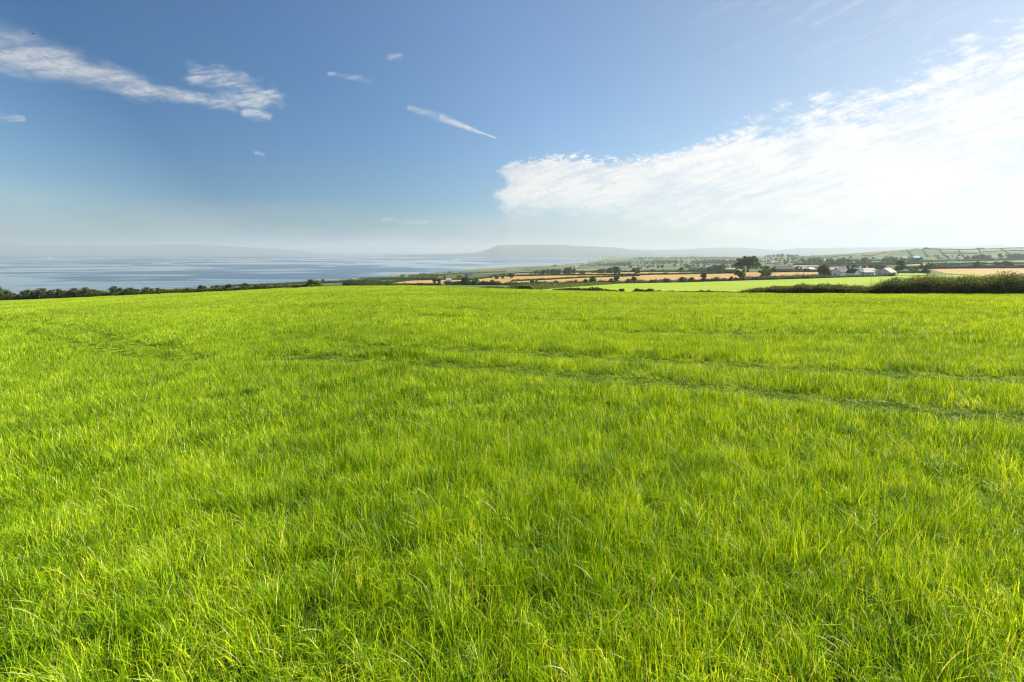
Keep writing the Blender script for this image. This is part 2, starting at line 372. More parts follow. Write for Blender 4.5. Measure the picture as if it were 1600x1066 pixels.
# ------------------------------------------------------------------ the lie of the land
SEA = -80.0
EDGE = [(-200, 135, 478), (0, 130, 471), (150, 128, 465.8), (300, 120, 458.3), (450, 110, 450.8), (520, 100, 448), (600, 90, 447.4), (700, 88, 449.3), (800, 85, 452.8),
        (900, 80, 456), (1000, 75, 457.6), (1150, 62, 459.2), (1300, 55, 460.8), (1450, 50, 461.5), (1600, 48, 461.5), (1800, 48, 461.5)]
COLS = {
    -200: [(200, 480), (500, 478), (900, 470), (912, 470)],
    0: [(200, 475), (500, 468), (905, 462)],
    300: [(180, 460.5), (400, 457), (1090, 450)],
    450: [(170, 452.5), (400, 448), (800, 445), (1255, 442)],
    540: [(150, 449.5), (300, 446), (600, 441.5), (1050, 438.5), (1425, 436)],
    620: [(140, 449), (290, 446), (450, 441), (700, 437), (1200, 433.5), (1600, 431)],
    700: [(140, 450), (280, 446), (420, 440), (700, 434), (1300, 428), (1882, 425)],
    780: [(130, 452), (270, 446), (400, 440), (600, 433.5), (1200, 427), (2286, 419)],
    840: [(120, 453.5), (270, 446), (400, 439), (520, 431), (800, 427), (1500, 421), (2560, 416)],
    910: [(110, 455), (280, 444), (400, 437), (500, 430), (800, 425), (1500, 419), (2500, 414), (3050, 411.5)],
    960: [(110, 456), (280, 442.5), (400, 436), (500, 430), (800, 425), (1500, 419), (2300, 413), (3400, 404.5), (4200, 406)],
    1000: [(110, 456), (285, 442), (420, 434), (480, 429), (800, 424), (1500, 417), (2300, 410), (3500, 403), (4300, 405)],
    1080: [(100, 457), (290, 441), (420, 433), (480, 428), (800, 423), (1500, 415), (2300, 408), (3300, 401.8), (4300, 404)],
    1150: [(95, 457), (300, 438), (400, 432), (450, 426), (800, 420), (1500, 413), (2200, 407), (3000, 402), (4000, 405)],
    1220: [(90, 457), (310, 436), (380, 431), (430, 425), (700, 419), (1200, 412), (1800, 406), (2600, 400.5), (3500, 404)],
    1300: [(85, 458), (320, 433.5), (370, 431.5), (450, 425), (700, 416), (1200, 409), (1800, 403), (2400, 397.8), (3200, 402)],
    1380: [(80, 458), (320, 432), (390, 430), (500, 423), (700, 415), (1100, 408), (1700, 401), (2200, 391.5), (3000, 397)],
    1450: [(78, 458), (300, 431), (400, 427), (500, 420), (800, 412), (1200, 405), (1700, 397), (2100, 387.5), (2800, 394)],
    1530: [(78, 457), (280, 430), (400, 424.5), (500, 419), (800, 412), (1200, 404), (1700, 396), (2100, 389), (2800, 394)],
    1600: [(78, 457), (280, 430), (400, 424), (500, 418.5), (800, 410), (1200, 403), (1700, 394), (2100, 386.5), (2800, 394)],
    1800: [(78, 457), (280, 430), (400, 424), (500, 418.5), (800, 410), (1200, 403), (1700, 394), (2100, 386), (2800, 394)]}
EYE = 1.7
LR = np.linspace(log(0.4), log(17000), 700)
def edge_at(u):
    us = [e[0] for e in EDGE]
    return np.interp(u, us, [e[1] for e in EDGE]), np.interp(u, us, [e[2] for e in EDGE])
def column(u):
    Ye, ve = edge_at(u); a, s = ray(u, ve); k = sqrt(1 + a * a)
    Re = Ye * k; g = (s / k) + EYE / Re
    knots = [(Re, s / k)]
    for Y, v in COLS[u]:
        a, s = ray(u, v); k = sqrt(1 + a * a); knots.append((Y * k, s / k))
    rr = np.exp(LR)
    sl = np.interp(LR, [log(r) for r, _ in knots], [s_ for _, s_ in knots])
    z = sl * rr
    z = np.where(rr < Re, -EYE + g * rr, z)
    rl, sl_ = knots[-1]; zl = rl * sl_
    if u <= 910:
        z = np.where(rr > rl, np.maximum(-84, zl - (rr - rl) * 0.03), z)
    else:
        z = np.where(rr > rl, zl + (-76 - zl) * np.clip((rr - rl) / (rl * 0.6), 0, 1), z)
    return np.maximum(z, -84)
ukeys = sorted(COLS)
colz = np.array([column(u) for u in ukeys])
ufine = np.arange(-200, 1801, 4.0)
Hf = np.empty((len(ufine), len(LR)))
for j in range(len(LR)): Hf[:, j] = np.interp(ufine, ukeys, colz[:, j])
ker = np.hanning(13); ker /= ker.sum()
pad = np.pad(Hf, ((6, 6), (0, 0)), 'edge')
Hf = np.array([np.convolve(pad[:, j], ker, 'valid') for j in range(len(LR))]).T
VREF = 450
afine = np.array([ray(u, VREF)[0] for u in ufine]); thf = np.arctan(afine)
TH0, TH1 = thf[0], thf[-1]
_k = np.array([0.5, 0.5])
def height(X, Y):
    X = np.asarray(X, float); Y = np.asarray(Y, float)
    th = np.arctan2(X, Y); r = np.maximum(np.hypot(X, Y), 0.41)
    # behind the camera the two outer columns are blended
    wrap = np.where(th > TH1, (th - TH1) / (2 * pi - (TH1 - TH0)), np.where(th < TH0, (th + 2 * pi - TH1) / (2 * pi - (TH1 - TH0)), 0))
    wrap = np.clip(wrap, 0, 1)
    thc = np.clip(th, TH0, TH1)
    fi = np.interp(thc, thf, np.arange(len(thf))); i0 = np.clip(fi.astype(int), 0, len(thf) - 2); fx = fi - i0
    fj = (np.log(r) - LR[0]) / (LR[1] - LR[0]); fj = np.clip(fj, 0, len(LR) - 1.001); j0 = fj.astype(int); fy = fj - j0
    def bil(i0, fx):
        return (Hf[i0, j0] * (1 - fy) + Hf[i0, j0 + 1] * fy) * (1 - fx) + (Hf[i0 + 1, j0] * (1 - fy) + Hf[i0 + 1, j0 + 1] * fy) * fx
    z = bil(i0, fx)
    zr = bil(np.full_like(i0, len(thf) - 2), 1.0); zl = bil(np.zeros_like(i0), 0.0)
    zb = zr * (1 - wrap) + zl * wrap
    outm = (th > TH1) | (th < TH0)
    return np.where(outm, zb, z)
def hz(x, y): return float(height(np.array([x]), np.array([y]))[0])
def at_uY(u, Y):
    z = -5.0
    for _ in range(6):
        X = (u - 800) / 800 * (Y * CP - z * SP); z = hz(X, Y)
    return X, Y, z
def at_uv(u, v, Ymin):
    Y = Ymin; prev = None
    while Y < 8000:
        X, _, z = at_uY(u, Y); vv = proj(X, Y, z)[1]
        if vv <= v:
            return X, Y, z
        Y *= 1.012
    return at_uY(u, Ymin)
def px(Y, n): return n * Y / 800 * 1.0       # n photo pixels at depth Y, in metres

# terrain mesh, one polar sheet split into fields along their borders
uu = np.arange(-160, 1762, 3.0)
th_front = np.arctan([ray(u, VREF)[0] for u in uu])
th_back = np.linspace(th_front[-1], th_front[0] + 2 * pi, 44)[1:-1]
TH = np.concatenate([th_front, th_back]); nT = len(TH)
RR = np.exp(np.concatenate([np.linspace(log(0.45), log(60), 60)[:-1], np.linspace(log(60), log(1300), 290)[:-1], np.linspace(log(1300), log(16500), 80)])); nR = len(RR)
TT, RG = np.meshgrid(TH, RR, indexing='ij')
X = RG * np.sin(TT); Y = RG * np.cos(TT); Z = height(X, Y)
bump = np.sin(X * 0.013 + 1.3) * np.cos(Y * 0.011) + 0.5 * np.sin(X * 0.031 + Y * 0.022)
Z += np.where(RG > 700, bump * np.clip((RG - 700) / 900, 0, 1) * 1.3, 0) * (Z > -79.5) * (Z < -20)
verts = np.stack([X, Y, Z], -1).reshape(-1, 3)
I, J = np.meshgrid(np.arange(nT), np.arange(nR - 1), indexing='ij')
I2 = (I + 1) % nT
quads = np.stack([I * nR + J, I * nR + J + 1, I2 * nR + J + 1, I2 * nR + J], -1).reshape(-1, 4)
fc_ = verts[quads].mean(1)
vcam_d = fc_[:, 1] * CP - fc_[:, 2] * SP
infront = fc_[:, 1] > 0.3
fu = np.where(infront, 800 + 800 * fc_[:, 0] / np.where(infront, vcam_d, 1), 0)
fv = np.where(infront, 533 - 800 * (fc_[:, 1] * SP + fc_[:, 2] * CP) / np.where(infront, vcam_d, 1), 9999)
frad = np.hypot(fc_[:, 0], fc_[:, 1]); fth = np.arctan2(fc_[:, 0], fc_[:, 1])
fuu = np.interp(fth, th_front, uu)
redge = np.interp(fuu, [e[0] for e in EDGE], [e[1] * sqrt(1 + ray(e[0], e[2])[0] ** 2) for e in EDGE])
def inpoly(u, v, poly):
    c = np.zeros(len(u), bool); n = len(poly)
    for i in range(n):
        x0, y0 = poly[i]; x1, y1 = poly[(i + 1) % n]
        cond = ((y0 > v) != (y1 > v)) & (u < (x1 - x0) * (v - y0) / (y1 - y0 + 1e-12) + x0)
        c ^= cond
    return c
cls = np.zeros(len(quads), int)                    # 0 countryside, 1 grass field, 2 pasture, 3.. stubble
own = frad < redge + 1.5
cls[own] = 1
beyond = ~own & infront
STUB = [[(598, 445), (640, 438.3), (722, 437), (722, 443), (640, 444.6)],
        [(735, 444.6), (738, 437.5), (770, 433), (800, 431.5), (860, 430.5), (1000, 430), (1060, 429), (1147, 427.5), (1160, 427), (1190, 432), (1170, 439.5), (1000, 443), (900, 444.4), (800, 444.8)],
        [(790, 430.3), (810, 427.5), (880, 426.5), (1000, 425.5), (1060, 425.5), (1085, 426.4), (1000, 428.6), (880, 429.2)],
        [(1162, 432), (1162, 425.5), (1190, 425.5), (1282, 425.5), (1282, 431), (1240, 433)],
        [(1455, 421), (1500, 420.2), (1620, 419.6), (1640, 430), (1530, 430), (1478, 427)],
        [(975, 417.2), (1048, 416.8), (1050, 418.6), (975, 420)]]
for k, poly in enumerate(STUB):
    cls[beyond & inpoly(fu, fv, poly) & (fc_[:, 1] < 1200)] = 3 + k
PALE = [[(1110, 424), (1118, 420.5), (1150, 419), (1158, 419), (1158, 423.5)], [(1425, 412.8), (1500, 411.8), (1610, 408), (1610, 411), (1500, 413.8), (1425, 414.3)],
        [(1490, 417.8), (1500, 415), (1600, 414), (1600, 417.5)], [(1240, 414.8), (1440, 413.6), (1440, 414.8), (1240, 416)]]
for k, poly in enumerate(PALE):
    cls[beyond & inpoly(fu, fv, poly) & (fc_[:, 1] < 1500) & (cls == 0)] = 20 + k
PAST = [(740, 452), (770, 449), (900, 446.2), (1000, 443.8), (1150, 440), (1300, 434.2), (1420, 431), (1720, 431), (1720, 470), (740, 470)]
cls[beyond & (cls == 0) & (fc_[:, 1] < 340) & inpoly(fu, fv, PAST)] = 2
cls[beyond & (cls == 0) & (fc_[:, 1] < 300) & (fuu > 820)] = 2
cls[beyond & (cls == 0) & inpoly(fu, fv, [(1395, 430.6), (1400, 427.2), (1440, 426.5), (1450, 430)])] = 2
def sub_mesh(mask, mats, name):
    q = quads[mask]; idx, inv = np.unique(q, return_inverse=True)
    return mesh_np(name, verts[idx], inv.reshape(-1, 4)[:, ::-1], mats, smooth=True)
def ground_obj(name, mask, mat, label):
    o = link(name, sub_mesh(mask, [mat], name)); tag(o, label, None, None, 'structure'); return o
gm = sub_mesh(cls == 1, [M['soil']], 'field_ground')
ground_obj('field_ground', cls == 1, M['soil'], 'earth of the near grass field under the blades')
cap = np.vstack([[[0, 0, -EYE]], verts[np.arange(nT) * nR]])
capf = np.array([[0, i + 1, (i + 1) % nT + 1] for i in range(nT)])[:, ::-1]
o = link('field_ground', mesh_np('field_ground', cap, capf, [M['soil']])); tag(o, 'earth of the grass field right under the viewer', None, None, 'structure')
ground_obj('pasture_field', cls == 2, M['pasture'], 'bright green pasture beyond the low hedge')
ground_obj('countryside', cls == 0, M['country'], 'patchwork farmland falling away to the shore and hills')
SL = ['pale stubble field beside the hedge oak at the field crest', 'wide orange stubble field across the middle distance', 'narrow stubble strip above the wide stubble field',
      'stubble strip in front of the farm barns', 'stubble field above the bramble hedge', 'small pale stubble field below the wooded rise']
for k in range(len(STUB)): ground_obj('stubble_field', cls == 3 + k, M['stubble'], SL[k])
PL = ['pale yellow crop field left of the great round tree', 'thin yellow crop strip under the hill', 'yellow green crop strip above the long dark hedge', 'thin pale field strip behind the farm']
for k in range(len(PALE)):
    if (cls == 20 + k).any(): ground_obj('crop_field', cls == 20 + k, M['paleyellow'], PL[k])

# sea
n = 96
ang = np.linspace(0, 2 * pi, n, endpoint=False); rings = [0.1, 600, 1500, 4000, 9000, 16000, 24000]
sv_ = np.concatenate([np.stack([r * np.sin(ang), r * np.cos(ang), np.full(n, SEA)], -1) for r in rings])
sq = np.array([[k * n + i, k * n + (i + 1) % n, (k + 1) * n + (i + 1) % n, (k + 1) * n + i] for k in range(len(rings) - 1) for i in range(n)])[:, ::-1]
tag(link('sea', mesh_np('sea', sv_, sq, [M['sea']])), 'calm blue lough with pale slicks', None, None, 'structure')

# distant hills: ridges with real depth
def ridge(name, label, prof, Yfoot, Yridge, Yback, seed, zfoot=-81.0, rough=1.0):
    rs = np.random.default_rng(seed)
    us = np.arange(prof[0][0], prof[-1][0] + 1, 4.0)
    vt = np.interp(us, [p_[0] for p_ in prof], [p_[1] for p_ in prof])
    rows = [0, .06, .18, .34, .5, .68, .85, 1.0]
    shape = [0, .10, .22, .38, .55, .74, .93, 1.0]
    V = []
    for i, (u, v) in enumerate(zip(us, vt)):
        a, s = ray(u, v); ztop = s * Yridge
        a2 = ray(u, 400)[0]
        gully = 0.5 + 0.5 * sin(u * 0.09 + seed) * cos(u * 0.041) + 0.25 * sin(u * 0.23)
        for t, h in zip(rows, shape):
            yy = Yfoot + (Yridge - Yfoot) * t
            h2 = min(1, max(0, h - rough * 0.10 * gully * sin(pi * t)))
            V.append((a2 * yy, yy, zfoot + (ztop - zfoot) * h2))
        for t, h in ((.25, .93), (.6, .5), (1.0, 0.0)):
            yy = Yridge + (Yback - Yridge) * t
            V.append((a2 * yy, yy, zfoot + (ztop - zfoot) * h))
    V = np.array(V); m = len(rows) + 3
    F = np.array([[i * m + j, (i + 1) * m + j, (i + 1) * m + j + 1, i * m + j + 1] for i in range(len(us) - 1) for j in range(m - 1)])
    return tag(link(name, mesh_np(name, V, F, [M['moor']], smooth=True)), label, None, None, 'structure')
ridge('distant_hill', 'long low hills across the water on the far shore',
      [(-200, 376), (-100, 375), (-20, 379), (0, 378.6), (20, 378.4), (36, 381), (55, 383), (100, 383.6), (150, 383), (200, 383.3), (260, 381.8), (310, 382), (340, 383.6), (380, 386), (430, 389), (470, 392), (500, 396.2)], 11200, 12600, 15500, 3)
ridge('distant_hill', 'hazy flat-topped headland mountain across the water',
      [(690, 398.6), (720, 396.5), (745, 394.5), (762, 389.8), (773, 385.5), (779, 383), (790, 382.6), (850, 382.3), (880, 382.6), (892, 384), (910, 384.7), (940, 386), (962, 387), (985, 390), (1020, 392)], 7600, 8900, 11500, 5, rough=.6)
ridge('distant_hill', 'faint long pale ridge behind the middle hills',
      [(960, 391), (1000, 391.2), (1060, 390.2), (1090, 388.3), (1120, 387.2), (1160, 387), (1190, 389.6), (1215, 391.2), (1228, 389.5), (1245, 387.8), (1280, 388), (1300, 387.4), (1360, 386.6), (1440, 386), (1500, 385.5), (1540, 383.6), (1560, 383.4), (1600, 386), (1700, 388)], 8600, 10500, 13500, 8, -78, .5)
ridge('far_shore', 'low flat far shore running out below the headland',
      [(600, 399.6), (640, 398.6), (700, 398.2), (760, 398.4), (820, 398.3), (880, 398), (950, 398), (1000, 398), (1100, 398)], 6700, 7200, 8200, 11, -80.5, .2)

# ------------------------------------------------------------------ leaf clouds
def leaf_quads(C, size, rs, flat=0.0, nrm=None):
    """one small irregular quad per centre"""
    n = len(C)
    a = rs.normal(size=(n, 3)); a /= np.linalg.norm(a, axis=1, keepdims=True)
    if nrm is not None:
        a = a * 0.9 + nrm; a /= np.linalg.norm(a, axis=1, keepdims=True)
    b = np.cross(a, rs.normal(size=(n, 3))); b /= np.linalg.norm(b, axis=1, keepdims=True) + 1e-9
    c = np.cross(a, b)
    s = (size * rs.uniform(0.6, 1.3, n))[:, None] * 0.5
    j = rs.uniform(0.65, 1.15, (4, n, 1))
    V = np.stack([C + b * s * j[0], C + c * s * j[1] * .8, C - b * s * j[2], C - c * s * j[3] * .8], 1).reshape(-1, 3)
    F = np.arange(4 * n).reshape(-1, 4)
    t = np.repeat(rs.uniform(0, 1, n), 4)
    return V, F, t
def lumpy(centres, radii, n, rs, shell=0.55, squash=0.85):
    k = rs.choice(len(centres), n, p=np.array(radii) ** 2 / np.sum(np.array(radii) ** 2))
    d = rs.normal(size=(n, 3)); d /= np.linalg.norm(d, axis=1, keepdims=True)
    rr = np.array(radii)[k] * (shell + (1 - shell) * rs.uniform(0, 1, n) ** 0.7) * (1 + 0.15 * rs.normal(size=n))
    d[:, 2] *= squash
    return np.array(centres)[k] + d * rr[:, None], d
def tube(p0, p1, r0, r1, n=6):
    p0 = np.array(p0, float); p1 = np.array(p1, float); d = p1 - p0; d /= np.linalg.norm(d)
    a = np.cross(d, [0.3, 1, 0.1]); a /= np.linalg.norm(a); b = np.cross(d, a)
    V = []
    for p_, r in ((p0, r0), ((p0 + p1) / 2 + a * r0 * 0.4, (r0 + r1) / 2), (p1, r1)):
        for i in range(n):
            t = 2 * pi * i / n; V.append(p_ + (a * cos(t) + b * sin(t)) * r)
    F = [(k * n + i, k * n + (i + 1) % n, (k + 1) * n + (i + 1) % n, (k + 1) * n + i) for k in range(2) for i in range(n)]
    return V, F
def join(parts):
    V = []; F = []
    for v, f in parts:
        o_ = len(V); V += list(v); F += [tuple(i + o_ for i in ff) for ff in f]
    return np.array(V), F

def blobs(C, Rr, k=.55, sq=.85):
    V = []; F = []
    for c, r in zip(C, Rr):
        o_ = len(V)
        for i in range(3):
            ph = pi * (i + 1) / 4
            for j in range(6): V.append((c[0] + r * k * sin(ph) * cos(j * pi / 3 + i * .5), c[1] + r * k * sin(ph) * sin(j * pi / 3 + i * .5), c[2] + sq * r * k * cos(ph)))
        for i in range(2):
            for j in range(6): F.append((o_ + i * 6 + j, o_ + i * 6 + 6 + j, o_ + i * 6 + 6 + (j + 1) % 6, o_ + i * 6 + (j + 1) % 6))
        V += [(c[0], c[1], c[2] + sq * r * k), (c[0], c[1], c[2] - sq * r * k)]
        t_ = o_ + 18; b_ = o_ + 19
        for j in range(0, 6, 2): F.append((t_, o_ + j, o_ + j + 1, o_ + (j + 2) % 6)); F.append((b_, o_ + 12 + (j + 2) % 6, o_ + 12 + j + 1, o_ + 12 + j))
    return np.array(V), np.array(F)
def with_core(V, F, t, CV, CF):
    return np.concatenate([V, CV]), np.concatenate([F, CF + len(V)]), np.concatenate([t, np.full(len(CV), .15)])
def crown_shape(kind, seed):
    """unit tree: width 1, height 1; returns crown lumps, trunk mesh"""
    rs = np.random.default_rng(seed)
    C = []; Rr = []
    if kind == 'bush':
        for _ in range(12):
            x, y = rs.uniform(-.32, .32, 2); z = rs.uniform(.18, .72) * (1 - 1.2 * (x * x + y * y))
            C.append((x, y, z)); Rr.append(rs.uniform(.16, .26))
        trunk = join([tube((0, 0, -.05), (.02, 0, .5), .05, .02)])
    elif kind == 'round':
        for _ in range(16):
            d = rs.normal(size=3); d /= np.linalg.norm(d); q = rs.uniform(.1, 1) ** .5
            C.append((d[0] * .33 * q, d[1] * .33 * q, .54 + d[2] * .32 * q)); Rr.append(rs.uniform(.12, .2))
        trunk = join([tube((0, 0, -.05), (.01, 0, .32), .045, .03), tube((.01, 0, .36), (-.16, .05, .62), .028, .01), tube((.01, 0, .36), (.17, -.04, .66), .026, .01), tube((0.01, 0, .40), (0, .1, .75), .024, .01)])
    elif kind == 'tall':
        for k in range(16):
            z = rs.uniform(.28, .88); r_ = .30 * sin(pi * (z - .1) / 1.0)
            t = rs.uniform(0, 2 * pi); C.append((cos(t) * r_ * rs.uniform(.2, 1), sin(t) * r_ * rs.uniform(.2, 1), z)); Rr.append(rs.uniform(.11, .19))
        trunk = join([tube((0, 0, -.05), (0, 0, .5), .05, .03), tube((0, 0, .4), (.12, .02, .7), .025, .01), tube((0, 0, .34), (-.13, -.02, .6), .025, .01)])
    elif kind == 'ragged':
        for k in range(15):
            x = rs.uniform(-.38, .38); z = rs.uniform(.22, .85) - abs(x) * .3
            C.append((x, rs.uniform(-.3, .3), z)); Rr.append(rs.uniform(.09, .18))
        trunk = join([tube((0, 0, -.05), (.03, 0, .4), .04, .03), tube((.03, 0, .34), (-.25, .02, .6), .024, .008), tube((.03, 0, .34), (.26, .0, .56), .024, .008), tube((.03, 0, .38), (.04, .08, .78), .022, .008)])
    else:   # spreading: the great tree
        for _ in range(70):
            t = rs.uniform(0, 2 * pi); q = rs.uniform(0, 1) ** .5 * .40
            z = .30 + .62 * sqrt(1 - (q / .42) ** 2) * rs.uniform(0, 1) ** .55
            C.append((cos(t) * q, sin(t) * q, z)); Rr.append(rs.uniform(.07, .12))
        for x, z in ((-.30, .22), (-.24, .3), (-.2, .2), (.2, .32), (.36, .33), (-.42, .38), (0.06, .34), (.40, .42)): C.append((x, rs.uniform(-.1, .1), z)); Rr.append(rs.uniform(.05, .08))
        trunk = join([tube((0.06, 0, -.05), (.05, 0, .34), .05, .036, 8), tube((.05, 0, .30), (-.24, .05, .56), .03, .012), tube((.05, 0, .3), (.3, -.05, .6), .03, .012),
                      tube((.05, 0, .32), (-.05, -.2, .62), .026, .01), tube((.05, 0, .32), (.1, .2, .64), .026, .01), tube((.05, 0, .26), (-.30, -.03, .36), .018, .008), tube((.05, 0, .34), (.04, 0, .75), .03, .01)])
    return C, Rr, trunk
TREE = {}
def tree_mesh(kind, var, mat, n=1200, ls=0.075):
    key = (kind, var, mat)
    if key not in TREE:
        seed = hash((kind == 'bush', kind == 'round', kind == 'tall', kind == 'ragged')) % 97 + var * 13
        C, Rr, tr = crown_shape(kind, seed)
        rs = np.random.default_rng(seed + 5)
        P_, d = lumpy(C, Rr, n, rs)
        P_[:, 2] = np.maximum(P_[:, 2], 0.02 if kind == 'bush' else 0.1)
        V, F, t = leaf_quads(P_, ls, rs)
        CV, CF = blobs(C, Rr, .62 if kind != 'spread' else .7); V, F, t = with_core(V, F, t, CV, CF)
        # normalise to width 1 and top at 1
        w = (np.percentile(V[:, 0], 99.5) - np.percentile(V[:, 0], .5)); V[:, :2] /= w; zt = np.percentile(V[:, 2], 99.7); V[:, 2] /= zt
        TREE[key] = (mesh_np('crown', V, F, [M[mat]], {'tint': t}), mesh_np('trunk', tr[0], tr[1], [M['bark']], smooth=True))
    return TREE[key]
def tree(u, base, w, h, kind, mat, label, group=None, name='tree', Y=None, cat='tree', n=900, ls=0.075, var=None):
    """w, h in photo pixels; base = (v on the ground, minimum depth) or Y given"""
    if Y is None: x, y, z = at_uv(u, base[0], base[1])
    else: x, y, z = at_uY(u, Y)
    var = random.randrange(4) if var is None else var
    cm, tm = tree_mesh(kind, var, mat, n, ls)
    e = empty(name, (x, y, z - 0.1), random.uniform(-.6, .6) if kind != 'spread' else -atan2(x, y))
    d = y * CP - z * SP
    e.scale = (w * d / 800, w * d / 800 * .9, h * d / 800)
    tag(e, label, cat, group)
    link('crown', cm, e); link('trunk', tm, e)
    return e

def foliage_path(name, pts, h, w, n, ls, mats, label, cat='hedge', group=None, kind=None, seed=1, hvar=0.35, hfun=None, wisps=0, wl=0.6):
    """hedge along world points: leaf quads around an uneven bank; mats = list of (material, share)"""
    rs = np.random.default_rng(seed)
    P_ = np.array(pts, float); seg = np.linalg.norm(np.diff(P_[:, :2], axis=0), axis=1); L = np.concatenate([[0], np.cumsum(seg)])
    s = rs.uniform(0, L[-1], n)
    cx = np.interp(s, L, P_[:, 0]); cy = np.interp(s, L, P_[:, 1])
    gx_ = np.gradient(P_[:, 0], L); gy_ = np.gradient(P_[:, 1], L)
    def tang(q_):
        a_, b_ = np.interp(q_, L, gx_), np.interp(q_, L, gy_); n_ = np.hypot(a_, b_) + 1e-9; return a_ / n_, b_ / n_
    dx, dy = tang(s)
    ph = rs.uniform(0, 6, 6)
    q = 2 * pi / max(h, .5)
    nz = (np.sin(s * q * .23 + ph[0]) + np.sin(s * q * .11 + ph[1]) + .7 * np.sin(s * q * .61 + ph[2]) + .5 * np.sin(s * q * 1.3 + ph[3])) / 3.2
    hh = h * (1 + hvar * nz)
    if hfun is not None: hh = hh * np.interp(s / L[-1], [p_[0] for p_ in hfun], [p_[1] for p_ in hfun])
    t = rs.uniform(0, pi, n); sh = .62 + .42 * rs.uniform(0, 1, n) ** .6 + np.where(rs.uniform(0, 1, n) < .10, .13, 0) * rs.uniform(0, 1, n)
    lat = np.cos(t) * w * .5 * sh * (1 + .25 * nz); up = np.abs(np.sin(t)) ** .6 * hh * sh * rs.uniform(.75, 1.05, n)
    # fill down to the ground
    low = rs.uniform(0, 1, n) < .35; up = np.where(low, rs.uniform(0, .7, n) * hh, up); lat = np.where(low, np.sign(lat) * w * .5 * rs.uniform(.8, 1.05, n), lat)
    X_ = cx - dy * lat; Y_ = cy + dx * lat; Z_ = height(X_, Y_) + up
    V, F, tt = leaf_quads(np.stack([X_, Y_, Z_], -1), ls, rs)
    sel = rs.choice(len(mats), n, p=[m[1] for m in mats])
    # clump the rarer materials
    cl = np.sin(s * 1.1 + ph[4]) + np.sin(s * .37 + ph[5]) + up / max(h, .1)
    for k in range(1, len(mats)): sel = np.where((sel == k) & (cl < .1), 0, sel)
    sc_ = np.arange(0, L[-1] + .1, max(h * .6, L[-1] / 160)); cvx = np.interp(sc_, L, P_[:, 0]); cvy = np.interp(sc_, L, P_[:, 1])
    ddx, ddy = tang(sc_)
    nn = (np.sin(sc_ * q * .23 + ph[0]) + np.sin(sc_ * q * .11 + ph[1]) + .7 * np.sin(sc_ * q * .61 + ph[2]) + .5 * np.sin(sc_ * q * 1.3 + ph[3])) / 3.2
    ch = h * (1 + hvar * nn) * .72
    if hfun is not None: ch = ch * np.interp(sc_ / L[-1], [p_[0] for p_ in hfun], [p_[1] for p_ in hfun])
    prof = [(-.42, -.1), (-.40, .45), (-.24, .88), (0, 1.0), (.24, .88), (.40, .45), (.42, -.1)]
    CV = []
    for a_, b_ in prof:
        X2 = cvx - ddy * a_ * w; Y2 = cvy + ddx * a_ * w; CV.append(np.stack([X2, Y2, height(X2, Y2) + b_ * ch], -1))
    CV = np.stack(CV, 1).reshape(-1, 3); m_c = len(prof)
    CF = np.array([[i_ * m_c + j_, (i_ + 1) * m_c + j_, (i_ + 1) * m_c + j_ + 1, i_ * m_c + j_ + 1] for i_ in range(len(sc_) - 1) for j_ in range(m_c - 1)])
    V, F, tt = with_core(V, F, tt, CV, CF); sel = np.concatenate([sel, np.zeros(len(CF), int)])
    me = mesh_np(name, V, F, [M[m[0]] for m in mats], {'tint': tt}, sel)
    o_ = link(name, me); tag(o_, label, cat, group, kind)
    if wisps:
        ss = rs.uniform(0, L[-1], wisps); bx = np.interp(ss, L, P_[:, 0]) + rs.normal(size=wisps) * w * .2; by = np.interp(ss, L, P_[:, 1]) + rs.normal(size=wisps) * w * .2
        nz = (np.sin(ss * q * .23 + ph[0]) + np.sin(ss * q * .11 + ph[1]) + .7 * np.sin(ss * q * .61 + ph[2]) + .5 * np.sin(ss * q * 1.3 + ph[3])) / 3.2
        h2 = h * (1 + hvar * nz)
        if hfun is not None: h2 = h2 * np.interp(ss / L[-1], [p_[0] for p_ in hfun], [p_[1] for p_ in hfun])
        bz = height(bx, by) + h2 * .75
        V, F, at_ = blades(np.stack([bx, by, bz], -1), rs.uniform(.4, 1.2, wisps) * wl, .014, 3, rs, lean=.3, ldir=pi)
        wo_ = link('grass_fringe', mesh_np('grass_fringe', V, F, [M['tallgrass']], at_), o_); wo_['kind'] = 'stuff'
    return o_

